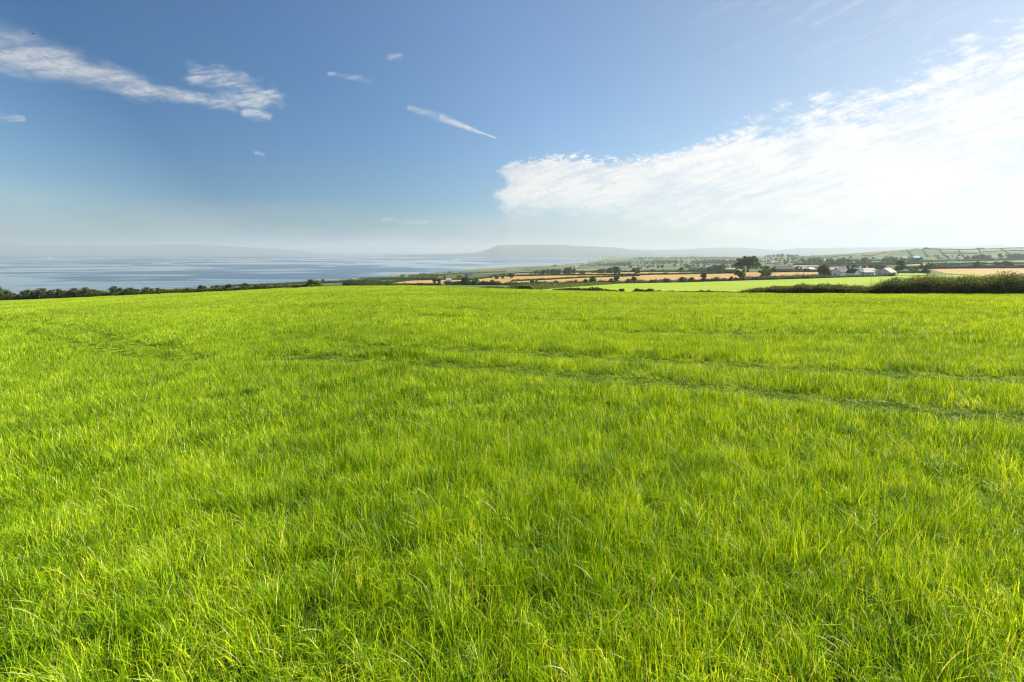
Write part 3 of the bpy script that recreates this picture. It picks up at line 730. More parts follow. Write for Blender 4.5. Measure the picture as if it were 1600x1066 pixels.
# ------------------------------------------------------------------ blades of grass
def blades(root, h, w, nseg, rs, lean=.35, ldir=None, spread=1.2):
    n = len(root); h = np.asarray(h) * np.ones(n)
    phi = rs.uniform(0, 2 * pi, n) if ldir is None else ldir + rs.normal(size=n) * spread
    ln = np.abs(rs.normal(lean, .25, n)); psi = rs.uniform(0, pi, n)
    droop = rs.uniform(0, .35, n) ** 1.0 * ln * 1.6
    kink = np.where(rs.uniform(0, 1, n) < .26, rs.uniform(.4, .9, n), 0)
    t = np.linspace(0, 1, nseg + 1)[None, :]
    hor = h[:, None] * (ln[:, None] * t ** 1.8 + kink[:, None] * np.maximum(t - .55, 0) * 1.6)
    ver = h[:, None] * (t - droop[:, None] * t ** 2.6 - kink[:, None] * np.maximum(t - .55, 0) * 1.3)
    px_ = root[:, 0, None] + np.cos(phi)[:, None] * hor; py_ = root[:, 1, None] + np.sin(phi)[:, None] * hor; pz_ = root[:, 2, None] + ver
    hw = .5 * w * rs.uniform(.6, 1.4, n)[:, None] * (1 - .93 * t ** 2.2)
    tw = psi[:, None] + rs.normal(0, .6, n)[:, None] * t
    ox = np.cos(tw) * hw; oy = np.sin(tw) * hw
    Lf = np.stack([px_ - ox, py_ - oy, pz_], -1); Rt = np.stack([px_ + ox, py_ + oy, pz_], -1)
    V = np.stack([Lf, Rt], 2).reshape(-1, 3); m = nseg + 1
    base = (np.arange(n) * m * 2)[:, None]; k = np.arange(nseg)[None, :] * 2
    F = np.stack([base + k, base + k + 1, base + k + 3, base + k + 2], -1).reshape(-1, 4)
    tint = np.repeat(rs.uniform(0, 1, n), m * 2); along = np.tile(np.repeat(t[0], 2), n)
    return V, F, {'tint': tint, 'along': along}

# tramlines worn through the crop, as world polylines
def wline(pts):
    r = []
    for u, v in pts:
        a, s = ray(u, v)
        Yg = 3.0
        for _ in range(600):
            if hz(a * Yg, Yg) > s * Yg: break
            Yg *= 1.01
        r.append((a * Yg, Yg))
    return r
def low(dv, pts): return [(u, v + dv) for u, v in pts]
# photographed lines follow the tops of the blades; the ruts lie about 0.3 m lower
TR = [wline(l) for l in (
    [(430, 562), (640, 572), (770, 580), (862, 587), (975, 597), (1100, 608), (1331, 634), (1640, 664)],
    [(560, 545), (700, 550), (840, 556), (1050, 568), (1225, 579), (1400, 589), (1640, 603)],
    [(-60, 512), (20, 516), (70, 524), (120, 536), (170, 550), (230, 560), (300, 566)],
    [(-60, 500), (40, 505), (100, 511), (160, 524), (215, 540), (290, 548)],
    [(1100, 494), (1300, 494), (1640, 496)], [(900, 520), (1200, 524), (1640, 532)],
    [(380, 476), (520, 482), (700, 486), (900, 488)], [(300, 490), (500, 496), (800, 503), (1000, 506)])]
TRW = [1.0, 1.0, .95, .95, .7, .7, .7, .7]
def tram(X_, Y_, wide=1.0):
    """0..1: how deep inside a rut a point lies"""
    m = np.zeros_like(X_)
    for line, wgt in zip(TR, TRW):
        d = np.full_like(X_, 1e9)
        for (x0, y0), (x1, y1) in zip(line[:-1], line[1:]):
            dx, dy = x1 - x0, y1 - y0; t = np.clip(((X_ - x0) * dx + (Y_ - y0) * dy) / (dx * dx + dy * dy), 0, 1)
            d = np.minimum(d, np.hypot(X_ - x0 - t * dx, Y_ - y0 - t * dy))
        rr_ = np.hypot(X_, Y_); wd = np.where(X_ < -8, .44, np.where(rr_ < 17, .44 + .018 * rr_, .55 + .004 * rr_))
        wd = wd * wide
        m = np.maximum(m, np.maximum(wgt * np.exp(-(d / wd) ** 4), 0))
    return m
def vnoise(X_, Y_, s, seed):
    r = np.random.default_rng(seed); v = np.zeros_like(X_)
    for k in range(7):
        a = r.uniform(0, 2 * pi); f = 2 * pi / s * r.uniform(.5, 1.8); v += np.sin((X_ * cos(a) + Y_ * sin(a)) * f + r.uniform(0, 6.28))
    return v / 3.5

# variants: nested levels, fine tufts close by, broad swards farther off
VARC = bpy.data.collections.new('grass_tufts')
def add_variant(i, rad, count, hmin, hmax, w, nseg, seed, lean):
    rs = np.random.default_rng(seed)
    nt = max(6, count // 9)                                     # blades grow in tillers
    r = rad * np.sqrt(rs.uniform(0, 1, nt)); t = rs.uniform(0, 2 * pi, nt)
    k = rs.integers(0, nt, count)
    x = r[k] * np.cos(t[k]) + rs.normal(0, .018 + w, count); y = r[k] * np.sin(t[k]) + rs.normal(0, .018 + w, count)
    ht = rs.uniform(.75, 1.15, nt)[k]
    V, F, at_ = blades(np.stack([x, y, np.full(count, -.02)], -1), rs.uniform(hmin, hmax, count) * ht, w, nseg, rs, lean, 0.0, 1.5)
    o_ = bpy.data.objects.new('tuft_%02d' % i, mesh_np('tuft', V, F, [M['blade']], at_)); VARC.objects.link(o_)
nv = 0
LEVELS = [  # (ymin, ymax, spacing, radius, blades, hmin, hmax, width, segs, variants, lean)
    (0.0, 5.5, .12, .12, 115, .06, .20, .0037, 5, 9, .40),
    (5.5, 17, .19, .19, 170, .07, .205, .0052, 4, 7, .40),
    (17, 36, .30, .29, 190, .10, .22, .0095, 3, 6, .40),
    (36, 62, .60, .60, 420, .11, .22, .016, 3, 5, .36),
    (62, 150, 1.8, 1.9, 1900, .12, .23, .030, 2, 4, .34)]
PT = []; PR = []; PS = []; PI = []
for (y0, y1, sp_, rad, cnt, h0, h1, w_, sg, nvv, ln_) in LEVELS:
    for k in range(nvv): add_variant(nv + k, rad, cnt, h0, h1, w_, sg, 100 + nv + k, ln_)
    gx = np.arange(-1.35 * y1 - 4, 1.35 * y1 + 4, sp_); gy = np.arange(-1.0, y1 * 1.5, sp_)
    GX, GY = np.meshgrid(gx, gy); GX = GX.ravel() + rng.uniform(-.5, .5, GX.size) * sp_; GY = GY.ravel() + rng.uniform(-.5, .5, GY.size) * sp_
    Rg = np.hypot(GX, GY)
    keep = (np.abs(GX) < 1.2 * np.maximum(GY, 0) + 2.5) & (GY > .35)
    Rj = Rg * rng.uniform(.93, 1.07, Rg.size)
    keep &= (Rj >= y0) & (Rj < y1 * (1.0 if y1 < 100 else 2))
    th = np.arctan2(GX, GY); ue = np.interp(th, th_front, uu)
    re = np.interp(ue, [e[0] for e in EDGE], [e[1] * sqrt(1 + ray(e[0], e[2])[0] ** 2) for e in EDGE])
    keep &= Rg < re + .5
    GX, GY, Rg = GX[keep], GY[keep], Rg[keep]
    GZ = height(GX, GY)
    tm = tram(GX, GY); sh_ = tram(GX, GY, 2.6)
    big = vnoise(GX, GY, 3.2, 5); fine = vnoise(GX, GY, .65, 9)
    sz = (1 + .16 * big + .42 * fine) * (1 - .88 * np.clip(tm, 0, 1)) * (1 + .20 * sh_ * (tm < .3)) * (1 + .12 * vnoise(GX * .2, GY, 2.6, 31)) * rng.uniform(.85, 1.15, len(GX))
    # crop stands a little taller on the shoulders beside the ruts
    sxy = np.where(tm > .3, 1 - .25 * tm, 1.0)
    drop = (tm > .45) & (rng.uniform(0, 1, len(GX)) < tm * .2) & (Rg < 46)
    # common lean: wind from the right, swirling slowly over the field
    lean_dir = pi + 1.0 * vnoise(GX, GY, 6.0, 21) - .35 + .5 * vnoise(GX, GY, 25, 22)
    lean_dir = lean_dir + rng.normal(0, 1.0, len(GX)) * np.where(GX < 0, 1.8, 1.0)
    e = .5
    sx = (height(GX + e, GY) - height(GX - e, GY)) / (2 * e); sy = (height(GX, GY + e) - height(GX, GY - e)) / (2 * e)
    # euler for up-vector (-sx,-sy,1) after turning about z
    rot = np.stack([np.arctan(sy), -np.arctan(sx), np.zeros_like(sx)], -1) if rad > .5 else np.zeros((len(GX), 3))
    rz = lean_dir
    if rad > .5:
        c, s = np.cos(rz), np.sin(rz)              # slope as seen in the turned frame
        sxl = sx * c + sy * s; syl = -sx * s + sy * c
        rot = np.stack([np.arctan(syl), -np.arctan(sxl), rz], -1)
    else:
        rot[:, 2] = rz
    kk = ~drop
    PT.append(np.stack([GX, GY, GZ], -1)[kk]); PR.append(rot[kk]); PS.append(np.stack([sxy, sxy, np.maximum(sz, .12)], -1)[kk])
    PI.append((nv + rng.integers(0, nvv, len(GX)))[kk]); nv += nvv
PT = np.concatenate(PT); PR = np.concatenate(PR); PS = np.concatenate(PS); PI = np.concatenate(PI)
print('grass instances', len(PT))
gme = bpy.data.meshes.new('meadow_grass'); gme.vertices.add(len(PT)); gme.vertices.foreach_set('co', PT.astype(np.float32).ravel())
for nm, dt, dat in (('rot', 'FLOAT_VECTOR', PR), ('scl', 'FLOAT_VECTOR', PS)):
    at_ = gme.attributes.new(nm, dt, 'POINT'); at_.data.foreach_set('vector', dat.astype(np.float32).ravel())
at_ = gme.attributes.new('pick', 'INT', 'POINT'); at_.data.foreach_set('value', PI.astype(np.int32))
gme.materials.append(M['blade'])
gob = link('meadow_grass', gme); tag(gob, 'lush bright green grass covering the whole near field', 'grass', None, 'stuff')
ng = bpy.data.node_groups.new('scatter_grass', 'GeometryNodeTree')
ng.interface.new_socket('Geometry', in_out='INPUT', socket_type='NodeSocketGeometry'); ng.interface.new_socket('Geometry', in_out='OUTPUT', socket_type='NodeSocketGeometry')
gi = ng.nodes.new('NodeGroupInput'); go = ng.nodes.new('NodeGroupOutput')
iop = ng.nodes.new('GeometryNodeInstanceOnPoints'); ci = ng.nodes.new('GeometryNodeCollectionInfo')
ci.inputs['Collection'].default_value = VARC; ci.inputs['Separate Children'].default_value = True; ci.inputs['Reset Children'].default_value = True
iop.inputs['Pick Instance'].default_value = True
def named(nm, dt):
    nd = ng.nodes.new('GeometryNodeInputNamedAttribute'); nd.data_type = dt; nd.inputs['Name'].default_value = nm; return nd.outputs['Attribute']
e2r = ng.nodes.new('FunctionNodeEulerToRotation')
ng.links.new(gi.outputs[0], iop.inputs['Points']); ng.links.new(ci.outputs[0], iop.inputs['Instance'])
ng.links.new(named('rot', 'FLOAT_VECTOR'), e2r.inputs[0]); ng.links.new(e2r.outputs[0], iop.inputs['Rotation'])
ng.links.new(named('scl', 'FLOAT_VECTOR'), iop.inputs['Scale']); ng.links.new(named('pick', 'INT'), iop.inputs['Instance Index'])
ng.links.new(iop.outputs[0], go.inputs[0])
md = gob.modifiers.new('scatter', 'NODES'); md.node_group = ng

# ------------------------------------------------------------------ hedge along the seaward edge of the field
def edge_pts(u0, u1, off, step=12):
    r = []
    for u in np.arange(u0, u1 + .1, step):
        Ye = np.mean([edge_at(u + q)[0] for q in range(-60, 61, 10)]); r.append(at_uY(u, Ye + off)[:3])
    return r
foliage_path('hedgerow', edge_pts(-150, 500, 2.5), 1.45, 2.4, 15000, .30, [('leaf_dark', .5), ('leaf_olive', .3), ('leaf_red', .2)],
             'long low field hedge between the grass field and the sea', seed=4, hvar=.35,
             hfun=[(0, 1.0), (.25, 1.05), (.45, .95), (.6, .8), (.8, .75), (1, .5)])
G1 = 'bushes standing up from the seaward hedge'
def lb(u, vtop, w, mat, label, kind='bush'):
    Ye, ve = edge_at(u)
    tree(u, None, w, ve - 1.5 - vtop + 3, kind, mat, label, G1, 'bush' if kind == 'bush' else 'small_tree', Y=Ye + 3.0, cat='bush', n=1100, ls=.085)
lb(-14, 447, 40, 'leaf_dark', 'tall green bush at the outermost seaward end of the hedge')
lb(5, 449, 22, 'leaf_mid', 'green bush where the seaward hedge meets the picture edge')
lb(26, 459, 16, 'leaf_red', 'small russet bush beside the outermost tall green bush')
lb(50, 454, 24, 'leaf_dark', 'dark green bush between the small russet bush and the big russet one')
lb(74, 451.5, 28, 'leaf_red', 'large russet bush, first of the big ones in the seaward hedge')
lb(99, 452.5, 24, 'leaf_olive', 'olive and russet rounded bush just right of the largest russet bush')
lb(121, 451.5, 20, 'leaf_red', 'russet bush touching the wide brown one, seaward hedge')
lb(141, 450.5, 27, 'leaf_olive', 'wide brownish green bush just before the dip in the hedge')
lb(166, 456.5, 20, 'leaf_mid', 'low green bush in the dip of the seaward hedge')
lb(184, 448.3, 18, 'leaf_dark', 'dark round bush standing highest over the water')
lb(209, 450.5, 24, 'leaf_dark', 'broad dark bush right of the dark round bush')
lb(232, 449.8, 18, 'leaf_red', 'russet topped bush midway along the seaward hedge')
lb(252, 450.5, 20, 'leaf_mid', 'green bush right beside the midway russet bush')
lb(279, 451.3, 14, 'leaf_dark', 'small dark bush on the thin stretch of hedge')
lb(296, 450, 14, 'leaf_olive', 'small olive bush where land first shows behind the hedge')
lb(316, 446.2, 12, 'leaf_dark', 'dark upright bush, first of the thin upright ones', 'round')
lb(340, 446, 9, 'leaf_dark', 'narrow upright bush, second of the thin upright ones', 'tall')
lb(358, 444.3, 11, 'leaf_dark', 'narrow dark bush beside the tallest dark one', 'tall')
lb(380, 443, 14, 'leaf_dark', 'tallest dark ragged bush at the thin end of the hedge', 'round')
lb(402, 445.3, 13, 'leaf_mid', 'small round green bush right of the tallest dark bush')
lb(419, 446, 15, 'leaf_olive', 'low spreading bush near the thin end of the hedge')
lb(434, 445, 12, 'leaf_dark', 'small dark bush near the thin end of the hedge')
lb(450, 445, 14, 'leaf_mid', 'last small bush before the big lone round one')
lb(489, 436.5, 25, 'leaf_mid', 'big lone round bush on the crest of the grass field')

# ------------------------------------------------------------------ bramble hedge on the right
foliage_path('bramble_hedge', edge_pts(1330, 1900, 1.6, 10), 1.9, 3.2, 70000, .12, [('leaf_bramble', .30), ('leaf_mid', .3), ('leaf_olive', .18), ('leaf_purple', .11), ('leaf_pale', .11)],  # green and pale leaf shares paint sunlit sprigs on the dark front
             'tall dark bramble hedge with pale sunlit sprigs painted into its leaves and feathery grass on top', seed=12, hvar=.26,
             hfun=[(0, .25), (.05, .62), (.10, .98), (.3, 1.0), (1, 1.08)], wisps=6500, wl=.55)
foliage_path('bramble_hedge', edge_pts(1160, 1365, 1.6, 8), 1.05, 2.4, 22000, .135, [('leaf_bramble', .55), ('leaf_olive', .3), ('leaf_pale', .15)],
             'low olive bramble hedge in front of the bright green pasture', seed=22, hvar=.22,
             hfun=[(0, .25), (.12, .75), (.3, .85), (.42, .8), (.5, 1.25), (.56, 1.0), (.8, 1.15), (.9, 1.1), (1, .55)], wisps=2600, wl=.35)
foliage_path('grass_verge', edge_pts(1010, 1175, 1.8, 8), .28, 1.6, 2600, .16, [('leaf_olive', .8), ('leaf_red', .2)], 'thin rough verge between the grass field and the pasture', 'verge', None, None, 31, .5)
G2 = 'low bushes on the line between the grass field and the pasture'
def eb(u, vtop, w, label, mat='leaf_dark', kind='bush'):
    Ye, ve = edge_at(u)
    tree(u, None, w, ve - vtop + 2.2, kind, mat, label, G2, 'bush', Y=Ye + 2.6, cat='bush', n=900, ls=.085)
eb(998, 452.2, 22, 'dark low bush, leftmost of the pair on the pasture line')
eb(1016, 452.4, 17, 'dark low bush, right hand one of the pair on the pasture line')
eb(1030, 454.6, 7, 'tiny dark bush next to the pair on the pasture line')
eb(1051, 455.2, 9, 'tiny isolated bush midway along the pasture line')
eb(1098, 454.6, 12, 'small dark bush touching a slightly rounder one')
eb(1109, 454.3, 12, 'rounder small dark bush before the bramble hedge begins')
eb(972, 452.5, 12, 'small dark bush at the end of the low dark hedge')
foliage_path('low_hedge', edge_pts(866, 966, 3, 8), .75, 2.0, 4200, .2, [('leaf_dark', .8), ('leaf_olive', .2)], 'low dark hedge along the crest of the grass field', seed=41, hvar=.3, hfun=[(0, .3), (.2, .8), (.5, .7), (.7, 1), (1, .4)])
foliage_path('scrub_bank', [at_uv(u, v, 95)[:3] for u, v in ((815, 452.8), (850, 450.8), (885, 448.4), (920, 446.2), (948, 444.6))], 1.9, 7.0, 7000, .38, [('leaf_olive', .75), ('leaf_mid', .25)],
             'olive rough scrub bank slanting across the pasture corner', 'scrub', None, None, 43, .25, [(0, .7), (.3, 1), (1, .7)])
foliage_path('low_hedge', edge_pts(752, 812, 4, 8), .45, 1.6, 1200, .2, [('leaf_dark', .5), ('leaf_olive', .5)], 'thin low hedge left of the scrub bank', seed=44, hvar=.3)

# ------------------------------------------------------------------ hedgerows between the far fields
def hr(pts, h, w, label, Ymin=95, seed=1, mats=(('leaf_dark', .75), ('leaf_purple', .25)), dens=1.0, hv=.35, cat='hedge', hfun=None, name='hedgerow'):
    P_ = []
    for k in range(len(pts) - 1):
        (u0, v0), (u1, v1) = pts[k], pts[k + 1]; m = max(2, int(abs(u1 - u0) / 12) + 1)
        for t in np.linspace(0, 1, m)[(0 if k == 0 else 1):]:
            P_.append(at_uv(u0 + (u1 - u0) * t, v0 + (v1 - v0) * t, Ymin)[:3])
    P_ = np.array(P_); L = np.linalg.norm(np.diff(P_, axis=0), axis=1).sum(); D = np.mean(P_[:, 1])
    ls = max(.35, D / 800 * 1.1); area = L * (h * 2 + w); n_ = int(min(9000, max(150, dens * area / (ls * ls) * 2.6)))
    return foliage_path(name, P_, h, w, n_, ls, list(mats), label, cat, None, None, seed, hv, hfun)
hr([(780, 446), (830, 445.6), (900, 444.8), (960, 443.4), (1000, 442.6), (1060, 441.6), (1100, 440.4), (1160, 438.6)], 2.0, 3, 'dark hedge between the pasture and the wide stubble field', seed=51, hv=.45)
hr([(1160, 438.6), (1200, 437.4), (1250, 436), (1300, 434.2), (1345, 432.8), (1400, 431.6)], 2.7, 3.5, 'dark hedge between the pasture and the farm', seed=52, hv=.2, hfun=[(0, 1), (.5, 1), (.56, .45), (.95, .5), (1, .9)])
hr([(700, 445.2), (735, 445.5), (782, 446)], 2.2, 3, 'dark hedge under the wide stubble field at its seaward end', seed=53)
hr([(738, 437.8), (770, 433.5), (800, 431.8), (860, 430.8), (1000, 430.3), (1050, 429.2), (1147, 427.4)], 1.9, 3, 'long dark hedge along the top of the wide stubble field', 200, seed=54, hv=.3)
hr([(800, 440.2), (840, 438.2), (880, 436.3), (920, 434.2), (1000, 431.8)], 1.5, 2, 'slanting dark hedge dividing the wide stubble field', 200, seed=55, hv=.3)
hr([(776, 430.4), (812, 427.3), (880, 426.2), (1000, 425.2), (1070, 424.9), (1150, 424.4)], 2.4, 3, 'dark hedge above the narrow stubble strip', 300, seed=56, hv=.35)
hr([(1185, 425.9), (1215, 425.6), (1285, 425.2)], 2.2, 3, 'reddish dark hedge in front of the slate roofed barns', 300, seed=57, hv=.2, mats=(('leaf_purple', .6), ('leaf_dark', .4)))
hr([(540, 447), (570, 446.8), (606, 446.2)], 2.8, 5, 'dark bushy hedge on the crest left of the pale stubble field', 95, seed=58, hv=.5)
hr([(604, 446.4), (640, 446), (690, 445.8)], 1.3, 2, 'low dark hedge below the pale stubble field', 95, seed=59, hv=.3)
hr([(600, 444), (622, 441), (645, 438.6), (690, 437.4), (736, 437.4)], 1.7, 2.5, 'dark hedge along the top of the pale stubble field', 200, seed=60, hv=.3)
hr([(562, 436.6), (600, 437.2), (650, 436.6), (676, 436.2)], 3.5, 5, 'hazy green hedge across the lower coastal fields', 400, seed=61, hv=.4, mats=(('leaf_mid', .6), ('leaf_dark', .4)))
hr([(500, 443.2), (540, 441.4), (572, 440.8)], 2.6, 4, 'thin dark hedge across the coastal fields beyond the lone bush', 300, seed=62, hv=.3)
hr([(640, 432), (690, 430.6), (740, 428), (790, 425.8)], 3.6, 6, 'hazy hedge through the coastal fields nearest the shore', 500, seed=63, hv=.4, mats=(('leaf_mid', .6), ('leaf_dark', .4)))
hr([(330, 449.4), (400, 446.2), (470, 443.6), (500, 442.2)], 3.0, 5, 'thin far hedge above the shore behind the seaward hedge', 400, seed=64, hv=.4)
hr([(1410, 420.4), (1460, 420.2), (1520, 419.4), (1620, 418.6)], 3.0, 4, 'long dark hedge behind the stubble field near the bramble hedge', 300, seed=65, hv=.15)
hr([(1420, 410.8), (1462, 409.8), (1500, 408.6), (1560, 407.2), (1620, 405.8)], 4.0, 6, 'dark hedge line along the foot of the patchwork hill', 500, seed=66, hv=.3)
hr([(1240, 414.2), (1300, 413.6), (1440, 412.7)], 3.4, 5, 'hedge line behind the farm under the hill', 500, seed=67, hv=.35)
hr([(1460, 413.8), (1500, 414.2), (1530, 413.4), (1600, 412.4)], 3.0, 5, 'upper hedge of the thin crop strips below the hill', 400, seed=68, hv=.35)
hr([(1452, 416.5), (1490, 417.8), (1560, 417.2), (1610, 416.6)], 2.2, 4, 'lower hedge of the thin crop strips below the hill', 400, seed=69, hv=.3)
hr([(1400, 427), (1425, 426.6), (1452, 427)], 1.8, 3, 'hedge above the small bright field beside the farm', 280, seed=70, hv=.3)
HB = (('leaf_mid', .5), ('leaf_dark', .5))
for k, (pts, lab) in enumerate([
    ([(1180, 401.6), (1215, 400.6), (1240, 399.8)], 'dark hedge on the low shoulder behind the great tree'),
    ([(1270, 399.4), (1300, 398), (1330, 395.2), (1365, 392.4), (1400, 390.6), (1436, 389.6)], 'hedge running up the ridge of the patchwork hill'),
    ([(1290, 403.6), (1318, 400.4), (1342, 399.6)], 'short hedge on the lower western slope of the hill'),
    ([(1345, 399.4), (1360, 400.8), (1372, 398), (1385, 394)], 'bent hedge near the middle of the hill'),
    ([(1300, 409), (1340, 408), (1400, 407.2)], 'hedge low on the hill behind the farmhouse'),
    ([(1416, 391.2), (1422, 396), (1428, 402)], 'hedge dropping down beside the grey rough patch'),
    ([(1441, 390.5), (1446, 396), (1450, 402)], 'dark hedge down the west side of the square hill field'),
    ([(1468, 390.6), (1472, 397), (1480, 402.5)], 'dark hedge down the east side of the square hill field'),
    ([(1472, 396.6), (1500, 396.4), (1528, 396.8)], 'level hedge halfway up the hill'),
    ([(1498, 391.4), (1501, 397), (1506, 402)], 'hedge dropping from the ridge by the level hedge'),
    ([(1530, 390.6), (1532, 396)], 'short steep hedge right of the level hedge'),
    ([(1535, 393.8), (1570, 392.8), (1610, 392.2)], 'upper level hedge on the eastern part of the hill'),
    ([(1564, 389.4), (1572, 394), (1578, 399)], 'bushy hedge falling down the eastern part of the hill'),
    ([(1442, 389.2), (1500, 391), (1540, 390), (1580, 388.2), (1612, 387.6)], 'hedge along the skyline of the hill'),
    ([(1240, 404.8), (1275, 403.2), (1300, 402.4)], 'hedge on the far low ground left of the hill')]):
    hr(pts, 2.8, 2.4, lab, 700, seed=80 + k, mats=HB, hv=.4)

# ------------------------------------------------------------------ woods that read as one mass
def wood(u0, u1, vb, depth, h, n, ls, label, Ymin, seed, prof, mats=(('leaf_dark', 1.0),), N=30, jit=.3):
    rs = np.random.default_rng(seed); C = []; Rr = []
    for k in range(N):
        t = rs.uniform(0, 1); u = u0 + (u1 - u0) * t; hh = h * np.interp(t, [p_[0] for p_ in prof], [p_[1] for p_ in prof])
        x, y, z = at_uv(u, vb + rs.uniform(-jit, jit), Ymin)
        y2 = y + rs.uniform(0, depth); x2 = x * y2 / y; z2 = hz(x2, y2)
        r_ = min(hh * .36, h * .4) * rs.uniform(.7, 1.1)
        for q in (.3, .62): C.append((x2 + rs.normal() * r_ * .3, y2, z + (z2 - z) + hh * q * rs.uniform(.85, 1.15))); Rr.append(r_ * (1.15 if q < .5 else .9))
    P_, d = lumpy(C, Rr, n, rs, .6, 1.0)
    V, F, t = leaf_quads(P_, ls, rs); sel = rs.choice(len(mats), n, p=[m[1] for m in mats])
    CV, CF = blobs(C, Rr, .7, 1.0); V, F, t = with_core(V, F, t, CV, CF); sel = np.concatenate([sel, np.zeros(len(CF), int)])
    tag(link('woodland', mesh_np('woodland', V, F, [M[m[0]] for m in mats], {'tint': t}, sel)), label, 'wood', None, 'stuff')
wood(828, 900, 428.6, 30, 7.5, 7000, .9, 'dark wood above the stubble fields', 430, 1, [(0, .3), (.12, .75), (.3, .85), (.5, .9), (.7, .9), (.8, 1.15), (.95, 1.2), (1, .8)])
wood(926, 968, 427.2, 30, 8.0, 4500, .9, 'rounded dark wood right of the larger wood', 430, 2, [(0, .45), (.2, .6), (.5, .9), (.8, 1.25), (1, 1.0)])
wood(1072, 1136, 423.5, 60, 9, 5000, 1.1, 'dark shelter belt left of the great tree', 600, 3, [(0, .25), (.2, .5), (.5, .7), (.8, .95), (1, 1)])
wood(1150, 1198, 420.5, 40, 5.5, 2200, 1.1, 'low thicket behind the great tree', 600, 14, [(0, .5), (.5, .8), (1, .8)])
wood(1318, 1382, 421.5, 30, 6, 3200, .9, 'trees growing behind the farm roofs', 430, 4, [(0, .5), (.2, 1), (.4, .8), (.7, 1), (1, .9)], (('leaf_dark', .7), ('leaf_mid', .3)))
wood(1508, 1552, 407, 60, 13, 3500, 1.7, 'dark copse at the foot of the hill', 800, 5, [(0, .5), (.3, .8), (.6, 1), (1, .7)])
wood(1574, 1612, 404.8, 60, 13, 3000, 1.7, 'dark copse on the lower hillside farther right', 800, 6, [(0, .7), (.4, 1), (1, .7)])
wood(1300, 1360, 411, 80, 11, 3000, 1.7, 'hazy trees below the hill beyond the farm', 800, 7, [(0, .5), (.3, 1), (.6, .6), (.9, 1), (1, .5)])
wood(1380, 1440, 410.5, 70, 11, 3000, 1.7, 'hazy trees around the blue green shed', 800, 8, [(0, .8), (.3, 1), (.6, .5), (1, .9)])
wood(1235, 1300, 411.5, 80, 12, 3000, 1.7, 'hazy grey trees around far houses', 800, 9, [(0, .5), (.3, .8), (.6, 1), (1, .7)])
wood(1000, 1068, 412, 200, 13, 6000, 2.6, 'bluish hazy wood in the valley', 1500, 10, [(0, .5), (.5, .8), (1, .6)], N=90, jit=1.3)
wood(1080, 1150, 412.6, 200, 14, 6000, 2.6, 'bluish hazy trees along the valley above the shelter belt', 1200, 11, [(0, .7), (.5, 1), (1, .8)], N=90, jit=1.3)
wood(905, 985, 415.5, 200, 12, 6000, 2.6, 'bluish hazy wood close to the bay', 1500, 12, [(0, .4), (.5, .8), (1, 1)], N=90, jit=1.3)
wood(990, 1160, 404.6, 300, 11, 9000, 3.6, 'pale blue woods along the top of the middle hills', 2500, 13, [(0, .6), (.5, .6), (1, .5)], N=160, jit=1.3)
wood(1195, 1250, 402, 150, 14, 2600, 3.0, 'grey blue wood on the far low shoulder', 1700, 15, [(0, .8), (.5, 1), (1, .6)])

wood(915, 1140, 409.5, 60, 9, 8000, 2.2, 'scattered bluish trees over the valley fields', 1500, 16, [(0, .7), (.5, 1), (1, .7)], N=90, jit=4.5)
wood(960, 1160, 417.5, 40, 8, 7000, 1.5, 'scattered green trees in front of the valley woods', 700, 17, [(0, .7), (.5, 1), (1, .7)], (('leaf_dark', .6), ('leaf_mid', .4)), N=50, jit=2.6)
wood(560, 790, 434, 20, 4, 4000, 1.1, 'scattered hedge trees over the coastal fields', 450, 18, [(0, .7), (.5, 1), (1, .9)], (('leaf_dark', .5), ('leaf_mid', .5)), N=34, jit=3.0)
wood(1180, 1300, 407.5, 40, 9, 6000, 1.6, 'scattered grey green trees between the hamlets', 900, 19, [(0, .7), (.5, 1), (1, .7)], N=50, jit=3.5)
wood(1310, 1600, 403.5, 30, 8, 4000, 1.7, 'scattered trees over the lower hillside', 900, 20, [(0, .8), (1, .7)], N=26, jit=3.0)
# ------------------------------------------------------------------ single trees of the middle distance
def mt(u, v0, Ymin, w, h, kind, mat, label, name='tree', cat='tree', n=900, ls=.08): return tree(u, (v0, Ymin), w, h, kind, mat, label, None, name, None, cat, n, ls)
mt(1166.5, 425.6, 380, 36, 25, 'spread', 'leaf_dark', 'great spreading round tree standing alone on the skyline', n=12000, ls=.030)
mt(1156, 438.6, 200, 17, 18, 'round', 'leaf_mid', 'bushy ivy tree in the hedge in front of the great tree', n=1600, ls=.06)
mt(1200, 436, 220, 22, 20, 'ragged', 'leaf_olive', 'ragged reddish olive tree between the great tree and the barns', n=1800, ls=.055)
mt(1192, 437, 220, 9, 10, 'bush', 'leaf_dark', 'small dark bush at the foot of the ragged olive tree', 'bush', 'bush')
mt(1284, 434.6, 220, 19, 22, 'round', 'leaf_dark', 'dark rounded tree beside the farmhouse gable', n=1800, ls=.055)
mt(1294, 434.2, 220, 9, 15, 'bush', 'leaf_mid', 'lighter green tree touching the farmhouse gable', 'bush', 'bush')
mt(1403, 428.6, 330, 17, 22, 'tall', 'leaf_dark', 'dark upright tree just right of the farm', n=1600, ls=.06)
mt(1447, 427.6, 330, 20, 17, 'ragged', 'leaf_dark', 'broad dark tree at the end of the stubble behind the bramble hedge', n=1600, ls=.06)
mt(1427, 427.4, 330, 14, 9, 'bush', 'leaf_mid', 'low green bush left of the broad dark tree', 'bush', 'bush')
mt(1524, 419.2, 400, 13, 11, 'round', 'leaf_dark', 'round tree on the long dark hedge behind the stubble')
mt(1540, 419, 400, 14, 6, 'bush', 'leaf_olive', 'low purple green bush right of the round hedge tree', 'bush', 'bush')
